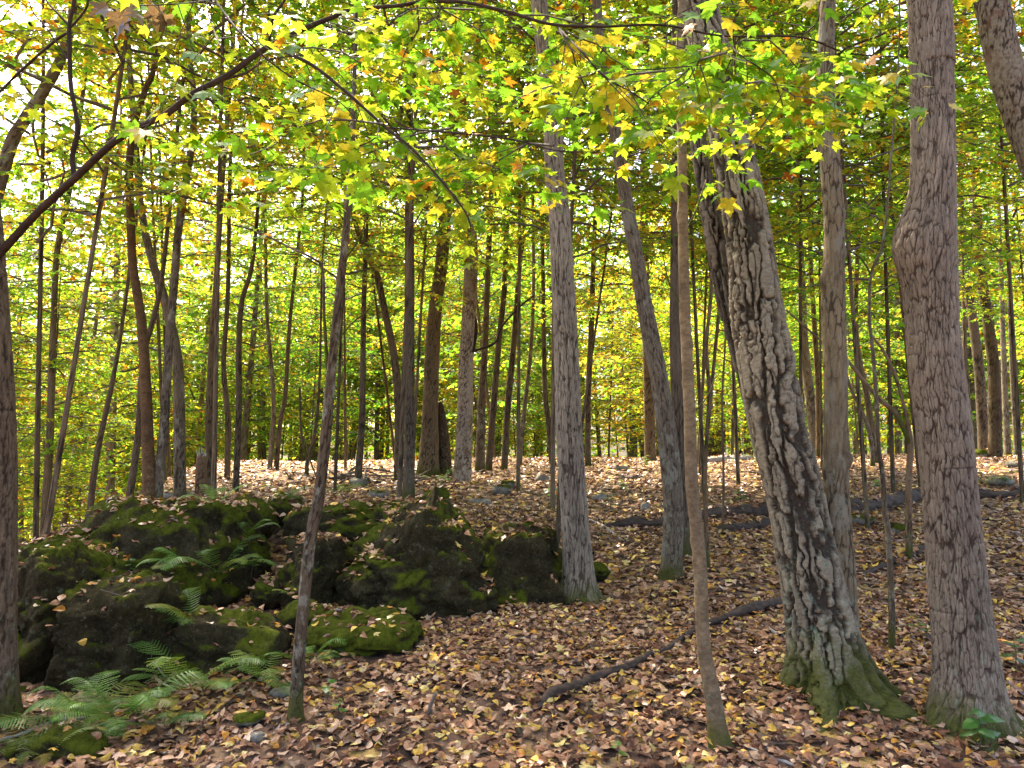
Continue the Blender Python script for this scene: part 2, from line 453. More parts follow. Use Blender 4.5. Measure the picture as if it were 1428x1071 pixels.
boulder('rock_outcrop', 'low rounded dark rock between two fern clumps', 312, 908, 4.38, 84, 58, 0.36,
        cuts=[((0, -1, .3), .62), ((.2, 0, 1), .7)], seed=47, sub=5, moss=0.33, cat='rock outcrop')
boulder('mossy_rock', 'flat bright green mossy rock below the largest boulder', 508, 886, 4.66, 78, 30, 0.26,
        cuts=[((0, -.3, 1), .72)], seed=53, sub=5, moss=0.85, cat='rock')
boulder('mossy_rock', 'mossy rock knob capped with leaves on the outcrop crest', 322, 730, 6.5, 62, 34, 0.32, seed=59, sub=4, moss=0.62, cat='rock',
        cuts=[((0, -1, .2), .6)])
boulder('mossy_rock', 'low mossy mound in front of the leafy bank', 262, 742, 6.2, 50, 26, 0.25, seed=60, sub=4, moss=0.75, cat='rock')
boulder('mossy_rock', 'small dark mossy rock among leaves beside the crest ledge', 396, 712, 6.9, 30, 22, 0.2, seed=61, sub=4, moss=0.5, cat='rock')
boulder('mossy_rock', 'small mossy stone at the foot of the fern bank', 374, 828, 5.3, 22, 18, 0.14, seed=67, sub=4, moss=0.65, cat='rock')
boulder('mossy_rock', 'small mossy stone just behind the thin bent sapling', 424, 862, 4.9, 30, 18, 0.15, seed=71, sub=4, moss=0.6, cat='rock')
boulder('mossy_rock', 'small squared mossy rock beside the big dark trunk', 42, 985, 4.0, 18, 26, 0.1, cuts=[((0, -1, 0), .6), ((0, 0, 1), .6)], seed=73, sub=4, moss=0.72, cat='rock')
boulder('mossy_rock', 'mossy log-shaped rock beneath the crossing dead sticks', 80, 1052, 3.35, 62, 26, 0.14, cuts=[((0, -1, .1), .6)], seed=79, sub=4, moss=0.55, cat='rock')
boulder('mossy_rock', 'small green moss cushion beside the pale grey trunk', 832, 800, 6.45, 16, 12, 0.10, seed=83, sub=4, moss=0.95, cat='rock')
for i, (px, py, w, h, lab, mo) in enumerate([
        (700, 684, 13, 8, 'pale grey stone with a green cap on the leafy rise', 0.25), (709, 676, 9, 6, 'green moss tuft stone behind the pale grey stone', 0.95),
        (757, 668, 10, 7, 'small bright white stone on the leafy rise', 0.0), (668, 700, 16, 6, 'flat grey stone beside the vine-wrapped dead trunk', 0.15),
        (836, 694, 10, 6, 'small grey stone right of the pale grey trunk', 0.1), (866, 653, 11, 5, 'whitish stone on the crest near the dark short log', 0.05),
        (1196, 702, 20, 8, 'grey mossy stone below the rotten log', 0.4), (1200, 725, 16, 9, 'mossy stone behind the slim sapling', 0.6),
        (1248, 738, 14, 8, 'mossy stone between the two slim saplings', 0.75),
        (900, 708, 7, 8, 'small grey rock standing behind the dark rotten log', 0.1),
        (1365, 634, 14, 8, 'dark mossy rock at the foot of the far dark trunk', 0.7), (1416, 648, 12, 6, 'grey stone on the slope behind the fern', 0.1),
        (358, 1028, 12, 9, 'small round grey stone near the sapling base', 0.2), (346, 1004, 17, 8, 'small mossy stone left of the sapling base', 0.9),
        (500, 672, 14, 7, 'grey stone under the brush heap', 0.1), (528, 690, 15, 6, 'flat grey stone before the brush heap', 0.2), (240, 690, 42, 7, 'flat grey slab at the foot of the twin trunks', 0.15),
        (390, 967, 14, 7, 'brown stone in leaves beside the thin bent sapling', 0.2), (1395, 672, 18, 6, 'grey stone beside the long fallen log', 0.2)]):
    h0 = hit(px, py + h * 0.6)
    boulder('stone', lab, px, py, h0[1], w, h, w * h0[1] / F * 0.8, cuts=[((0, 0, 1), .7)], seed=100 + i, sub=3, moss=mo, material=STONE, cat='stone', rough=0.7)

rv, rf, n0 = [], [], 0
for P, Fc, o in ROCKS:
    rv.append(P); rf.append(Fc + n0); n0 += len(P)
rv = np.concatenate(rv); rf = np.concatenate(rf)
ROCK_BVH = BVHTree.FromPolygons([tuple(p) for p in rv], [tuple(f) for f in rf.tolist()])
def surface(x, y):
    """height and normal of ground or rock top at (x, y)"""
    g = ground_z(x, y)
    if -5 < x < 1.2 and 3 < y < 8:
        r = ROCK_BVH.ray_cast(Vector((x, y, 6)), Vector((0, 0, -1)))
        if r[0] is not None and r[0].z > g: return r[0].z, r[1]
    return g, None

def pick(px, py):
    """the first point of ground or rock that a pixel's ray meets"""
    g = hit(px, py); r = ray(px, py)
    k = ROCK_BVH.ray_cast(Vector((0, 0, EYE)), Vector(r).normalized())
    return np.array(k[0][:]) if k[0] is not None and k[0].y < g[1] else g

# ------------------------------------------------------------------ trunks
def cells(u, v, nc, seed, jit=0.8):
    """edge distance and id of jittered cells, periodic in u with nc cells round the trunk"""
    iu, iv = np.floor(u), np.floor(v); f1 = np.full(u.shape, 9.0); f2 = f1.copy(); idv = np.zeros(u.shape)
    for a in (-1, 0, 1):
        for b in (-1, 0, 1):
            cu, cv = iu + a, iv + b; m = np.mod(cu, nc)
            d = np.hypot(u - cu - 0.5 - jit * (hash3(m, cv, cv * 0, seed + 41) - .5), v - cv - 0.5 - jit * (hash3(m, cv, cv * 0, seed + 42) - .5))
            nn = d < f1
            f2 = np.where(nn, f1, np.minimum(f2, d)); f1 = np.where(nn, d, f1); idv = np.where(nn, hash3(m, cv, cv * 0, seed + 43), idv)
    return f2 - f1, idv

def bark_relief(kind, th, s, r0, seed):
    """th (m,), s (n,) -> displacement (n,m) in metres and plate height 0..1"""
    S, TH = np.meshgrid(s, th, indexing='ij')
    C = np.stack([np.cos(TH) * r0, np.sin(TH) * r0, S], -1)
    if kind == 'plate':
        W = C.copy()
        w1 = fbm(C * np.array([6, 6, 2.0]), 3, seed); w2 = fbm(C * np.array([26, 26, 20]), 3, seed + 5)
        step = np.floor(S * 22 + 2.5 * vnoise(C * np.array([14, 14, 3]), seed + 31))         # jagged, blocky plate edges
        jag = hash3(step, np.floor(TH / (2 * math.pi) * 13 + .5) % 13, step * 0, seed + 32) - 0.5
        n0 = max(6, int(round(2 * math.pi * r0 / 0.050)))
        e1, i1 = cells(TH / (2 * math.pi) * n0 + 0.55 * w1 + 0.38 * w2 + 0.22 * jag, S / 0.42 + 0.5 * w1 + 0.25 * w2, n0, seed + 2, 0.95)
        wide = 0.15 + 0.22 * sstep(-.30, .40, fbm(C * np.array([7, 7, 1.6]), 2, seed + 6))
        n2 = np.abs(vnoise(C * np.array([34, 34, 6.0]) + 0.3 * w2[..., None], seed + 2))
        h = sstep(0.25, 1.0, e1 / wide) * (0.45 + 0.55 * sstep(0.15, 0.8, n2 / 0.13)) * (0.8 + 0.2 * i1)
        # thin cracks that break the plates into blocks
        nc = max(7, int(round(2 * math.pi * r0 / 0.034)))
        u = TH / (2 * math.pi) * nc + 0.9 * w2 + 1.2 * w1; v = S / 0.075 + 0.9 * w2
        ed, lay = cells(u, v, nc, seed)
        crack = sstep(0.03, 0.14, ed)
        keep = sstep(-.25, .25, fbm(C * np.array([7, 7, 3]), 2, seed + 44))                   # some plates stay whole
        crack = 1 - (1 - crack) * keep; lay = lay * keep
        disp = 0.026 * h + 0.007 * h * lay - 0.005 * h * (1 - crack) + 0.0025 * fbm(C * np.array([60, 60, 90]), 3, seed + 20)
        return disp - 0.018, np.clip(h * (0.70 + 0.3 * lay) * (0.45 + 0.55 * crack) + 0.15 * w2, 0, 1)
    if kind in ('ridge', 'ridgelight'):
        cw, cl, amp = (0.0115, 0.070, 0.0075) if kind == 'ridge' else (0.0120, 0.13, 0.0075)
        w1 = fbm(C * np.array([8, 8, 4]), 3, seed); w2 = fbm(C * np.array([50, 50, 26]), 3, seed + 1)
        nc = max(9, int(round(2 * math.pi * r0 / cw)))
        e1, i1 = cells(TH / (2 * math.pi) * nc + 1.0 * w1 + 0.42 * w2, S / cl + 0.35 * w2, nc, seed, 0.98)
        n2 = max(5, int(round(2 * math.pi * r0 / (cw * 2.3))))
        e2, i2 = cells(TH / (2 * math.pi) * n2 + 0.6 * w1 + 0.3 * w2, S / (cl * 2.2) + 0.5 * w1 + .2 * w2, n2, seed + 60, 0.98)
        h = (0.45 + 0.55 * sstep(0.0, 0.26, e1 + 0.10 * w2)) * (0.40 + 0.60 * sstep(0.0, 0.20, e2 + .08 * w2)) * (0.78 + 0.22 * i1)
        h = sstep(0.18, 0.95, h)
        if kind == 'ridge':                      # a few creases round the trunk
            ring = 1 - np.abs(vnoise(C * np.array([2.2, 2.2, 5.5]), seed + 16)) * 24
            h = h * (1 - 0.85 * np.clip(ring, 0, 1) * (vnoise(C * np.array([6, 6, 3]), seed + 17) > 0))
        disp = amp * (h - 0.5) + 0.25 * amp * w2 + 0.03 * r0 * fbm(C * np.array([3, 3, 1.6]), 3, seed + 12)
        return disp, np.clip(0.12 + 0.95 * h + 0.18 * w2, 0, 1)
    if kind in ('dark', 'grey', 'pale'):
        amp, cw, cl = {'dark': (0.008, 0.026, 0.16), 'grey': (0.007, 0.024, 0.13), 'pale': (0.010, 0.045, 0.11)}[kind]
        amp *= min(1.0, r0 / 0.10)
        w1 = fbm(C * np.array([8, 8, 4]), 3, seed); w2 = fbm(C * np.array([40, 40, 26]), 3, seed + 1)
        nc = max(7, int(round(2 * math.pi * r0 / cw)))
        e1, i1 = cells(TH / (2 * math.pi) * nc + 0.9 * w1 + 0.4 * w2, S / cl + 0.4 * w2 + .3 * w1, nc, seed, 0.98)
        keep = 0.35 + 0.65 * sstep(-.3, .3, fbm(C * np.array([6, 6, 3]), 2, seed + 4))
        h = np.clip(1 - keep * (1 - sstep(0.0, 0.28, e1 + .10 * w2)) - 0.25 * (1 - i1) + 0.15 * w2, 0, 1)
        disp = amp * (h - 0.6) + 0.35 * amp * fbm(C * 45, 2, seed + 9) + 0.035 * r0 * fbm(C * np.array([3, 3, 1.6]), 3, seed + 12)
        return disp, h
    disp = 0.05 * r0 * fbm(C * np.array([16, 16, 5]), 3, seed) + 0.0015 * fbm(C * 60, 2, seed + 3)
    return disp, 0.6 + 0.5 * fbm(C * np.array([20, 20, 25]), 3, seed + 5)

def trunk_mesh(name, pts, rad, kind, na, ds, seed, flare=(0.0, 0.3), roots=0, bumps=(), cap=True):
    P, R, s = spline(pts, rad, ds)
    T, A, B = frames(P)
    th = np.arange(na) * 2 * math.pi / na
    r0 = float(np.median(R[: max(3, len(R) // 2)]))
    disp, h = bark_relief(kind, th, s, r0, seed)
    z0 = s - 0.15                                    # the first 15 cm are under ground
    f = 1 + flare[0] * np.exp(-np.clip(z0, -0.1, None) / flare[1])
    rr = R[:, None] * f[:, None] * np.ones((1, na))
    if roots:
        rng = np.random.default_rng(seed + 500)
        lob = np.zeros(na)
        for k in range(roots):
            a0 = 2 * math.pi * (k + rng.uniform(-.25, .25)) / roots
            dd = np.angle(np.exp(1j * (th - a0)))
            lob += rng.uniform(0.7, 1.25) * np.exp(-(dd / (1.6 / roots)) ** 2)
        rr = rr * (1 + (lob[None] - 0.4) * 0.6 * flare[0] * np.exp(-np.clip(z0, -0.1, None) / (flare[1] * 0.75))[:, None])
    for sb, ab, amp, ws, wa in bumps:                # burls and knots: position along, angle, metres, extents
        dd = np.angle(np.exp(1j * (th - ab)))
        rr = rr + amp * np.exp(-((s - sb) / ws) ** 2)[:, None] * np.exp(-(dd / wa) ** 2)[None]
    scale = np.clip(R / r0, 0.25, 1.2)[:, None]
    rr = np.maximum(rr + disp * scale, R[:, None] * 0.3)
    V = P[:, None] + rr[..., None] * (np.cos(th)[None, :, None] * A[:, None] + np.sin(th)[None, :, None] * B[:, None])
    n = len(P); i = np.arange(n - 1)[:, None] * na; j = np.arange(na)[None]; k = (j + 1) % na
    q = np.stack([i + j, i + k, i + na + k, i + na + j], -1).reshape(-1, 4)
    bk = np.stack([np.cos(th)[None] * R[:, None], np.sin(th)[None] * R[:, None], np.broadcast_to(s[:, None], (n, na))], -1).reshape(-1, 3)
    hg = np.broadcast_to(z0[:, None], (n, na)).ravel()
    V = np.concatenate([V.reshape(-1, 3), P[-1:] - T[-1:] * 0.02]); bk = np.concatenate([bk, [[0, 0, s[-1]]]])
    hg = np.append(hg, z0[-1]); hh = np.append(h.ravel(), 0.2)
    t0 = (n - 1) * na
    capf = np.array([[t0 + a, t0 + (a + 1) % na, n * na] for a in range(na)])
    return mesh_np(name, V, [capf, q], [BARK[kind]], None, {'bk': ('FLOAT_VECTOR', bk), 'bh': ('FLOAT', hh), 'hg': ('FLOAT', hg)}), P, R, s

# ------------------------------------------------------------------ leaves
def tpl(outline, fold=0.15, curl=0.15, center=None):
    o = np.array(outline, float)
    o = np.concatenate([o, (o * [1, -1])[1:-1][::-1]])      # mirrored outline, first and last lie on the midrib
    n = len(o)
    c = np.array([[0.38 if center is None else center, 0.0]])
    o = np.concatenate([o, c])
    z = -fold * np.abs(o[:, 1]) - curl * (o[:, 0] - 0.3) ** 2
    f = np.array([[n, i, (i + 1) % n] for i in range(n)])
    return np.column_stack([o, z]), f
MAPLE = [tpl([(0, 0), (-.10, .14), (-.04, .40), (.16, .30), (.20, .42), (.52, .62), (.46, .36), (.44, .20), (.62, .22), (.70, .12), (1.0, 0)], fo, cu)
         for fo, cu in ((.12, .15), (.35, .30), (-.15, .35))]
STAR = (np.array([(0, 0, 0), (.22, .50, -.10), (.42, .20, .02), (1, 0, -.12), (.42, -.20, .02), (.22, -.50, -.10)]), np.array([(0, 2, 1), (0, 3, 2), (0, 4, 3), (0, 5, 4)]))
KITE = (np.array([(0, 0, 0), (.42, .34, -.07), (1, 0, -.1), (.42, -.34, -.07)]), np.array([(0, 2, 1), (0, 3, 2)]))
OVAL = [tpl([(0, 0), (.12, .20), (.38, .32), (.70, .22), (1, 0)], fo, cu) for fo, cu in ((.25, .35), (-.5, .7), (.7, -.5), (.1, 1.0))]

class Leaves:
    def __init__(s): s.o = []; s.d = []; s.n = []; s.s = []; s.c = []
    def add(s, o, d, n, size, c):
        s.o.append(o); s.d.append(d); s.n.append(n); s.s.append(size); s.c.append(c)
    def build(s, T):
        V0, F0 = T
        O = np.array(s.o); D = np.array(s.d, float); N = np.array(s.n, float); S = np.array(s.s)[:, None, None]; C = np.array(s.c)
        D /= np.linalg.norm(D, axis=1)[:, None] + 1e-9
        N = N - D * np.sum(N * D, 1)[:, None]; N /= np.linalg.norm(N, axis=1)[:, None] + 1e-9
        B = np.cross(N, D)
        V = O[:, None] + S * (V0[None, :, 0:1] * D[:, None] + V0[None, :, 1:2] * B[:, None] + V0[None, :, 2:3] * N[:, None])
        k = len(V0)
        Fa = (F0[None] + np.arange(len(O))[:, None, None] * k).reshape(-1, 3)
        CC = np.repeat(np.concatenate([C, np.ones((len(C), 1))], 1), k, 0)
        return V.reshape(-1, 3), Fa, CC

GREEN, LIME, YEL, ORA, BRN = (np.array(c) for c in ((.15, .33, .028), (.33, .44, .036), (.55, .45, .050), (.52, .23, .025), (.22, .08, .02)))
def leaf_col(rng, w):
    i = rng.choice(5, p=w)
    c = (GREEN, LIME, YEL, ORA, BRN)[i] * rng.uniform(0.75, 1.2)
    return c

def limb(rng, W, L, p0, az, length, rise, droop, size, w, r0, gap=0.16, ang=0.85, twl=0.42, t0=0.15):
    n = 8
    t = np.linspace(0, 1, n)
    h = np.array([math.sin(az), math.cos(az), 0]); sd = np.array([math.cos(az), -math.sin(az), 0])
    wig = np.cumsum(rng.normal(0, 0.035, n)) * length
    P = np.array(p0)[None] + h[None] * (length * t)[:, None] + sd[None] * wig[:, None]
    P[:, 2] += length * (rise * t - droop * t * t) + np.cumsum(rng.normal(0, 0.012, n)) * length
    W.tube(P, r0 * (1 - 0.85 * t), 4)
    wl = np.array(w)
    k = 0; tt = t0
    while tt < 1.0:
        p = np.array([np.interp(tt, t, P[:, j]) for j in range(3)])
        side = 1 if k % 2 else -1
        a = az + side * (ang + rng.normal(0, 0.2))
        ln = length * twl * (0.35 + 0.9 * (1 - tt)) * rng.uniform(0.6, 1.2)
        d = np.array([math.sin(a), math.cos(a), rng.normal(0.02, 0.12)])
        m = 4; u = np.linspace(0, 1, m)
        Q = p[None] + d[None] * (ln * u)[:, None]; Q[:, 2] -= 0.16 * ln * u * u
        W.tube(Q[[0, 2, 3]], np.array([0.30, 0.18, 0.06]) * r0 + 0.0008, 3)
        q = size * 0.5; j = 0
        while q < ln + size * 0.3:
            uu = min(q / ln, 1.0)
            o = p + d * ln * uu; o[2] -= 0.16 * ln * uu * uu
            for sg in ((-1, 1) if rng.random() < 0.75 else (1,)):
                b = a + sg * rng.uniform(0.3, 1.2)
                ld = np.array([math.sin(b), math.cos(b), rng.uniform(-0.75, 0.1)])
                nn = np.array([rng.normal(0, .45), rng.normal(0, .45), 1.0])
                L.add(o + rng.normal(0, size * .25, 3), ld, nn, size * rng.uniform(0.6, 1.15), leaf_col(rng, wl))
            q += size * rng.uniform(0.55, 0.95); j += 1
        tt += gap / length * rng.uniform(0.7, 1.3); k += 1

def pal(rng, base):
    """palette for one limb: base mixture shifted towards green or yellow"""
    w = np.array(base, float) * rng.uniform(0.3, 1.8, 5)
    return w / w.sum()

def crown_mesh(name, seed, z0, z1, rmax, nl, size, T, base, shape='oval', gap=0.17, droop=0.35, rl=0.014):
    rng = np.random.default_rng(seed); W = Geo(); L = Leaves()
    for i in range(nl):
        t = (i + rng.uniform(0, 1)) / nl
        z = z0 + (z1 - z0) * t
        az = i * 2.399 + rng.normal(0, .4)
        prof = {'oval': math.sin(math.pi * (0.14 + 0.80 * t)) ** 0.7, 'cone': 1.0 - 0.8 * t, 'flat': 1.0 - 0.35 * t}[shape]
        ln = rmax * prof * rng.uniform(0.6, 1.1) + 0.15
        limb(rng, W, L, (0, 0, z), az, ln, rng.uniform(0.1, 0.55), droop * rng.uniform(.5, 1.3), size, pal(rng, base), rl * (0.5 + ln / rmax * .7), gap)
    V, a, b = W.arrays(); LV, LF, LC = L.build(T)
    n = len(V)
    cc = np.concatenate([np.ones((n, 4)), LC])
    return mesh_np(name, np.concatenate([V, LV]), [a, b, LF + n], [WOOD, LEAF], np.concatenate([np.zeros(len(a) + len(b)), np.ones(len(LF))]),
                   {'col': ('FLOAT_COLOR', cc)}, smooth=False)

MIXG = (0.54, 0.34, 0.09, 0.02, 0.01); MIXY = (0.22, 0.42, 0.29, 0.06, 0.01)
CR_HIGH = [crown_mesh('crown_canopy', 1000 + i, 0, 7.5, 3.2, 15, 0.15, KITE, MIXG if i else MIXY, gap=0.34, rl=0.03) for i in range(2)]
CR_MID = [crown_mesh('crown_mid', 1010 + i, 3.0, 8.6, 2.6, 31, 0.105, STAR, (MIXG, MIXY, MIXG)[i], gap=0.16, rl=0.016) for i in range(3)]
CR_LOW = [crown_mesh('crown_low', 1020 + i, 1.1, 6.8, 2.2, 34, 0.12, KITE, (MIXY, MIXG, MIXY)[i], gap=0.17, rl=0.014) for i in range(3)]
CR_FAR = [crown_mesh('crown_far', 1030 + i, 3.2, 16.0, 3.6, 74, 0.20, KITE, (MIXY, MIXG)[i], gap=0.24, rl=0.03) for i in range(2)]
CR_TOP = [crown_mesh('crown_sapling', 1040 + i, 0.0, 2.6, 1.5, 12, 0.095, STAR, MIXG, gap=0.15, rl=0.010) for i in range(2)]

rs = random.Random(4)
def tint():
    g = rs.random()
    return (0.80 + 0.35 * g, 1.03 - 0.06 * g + rs.uniform(-.06, .06), 0.9, 1)

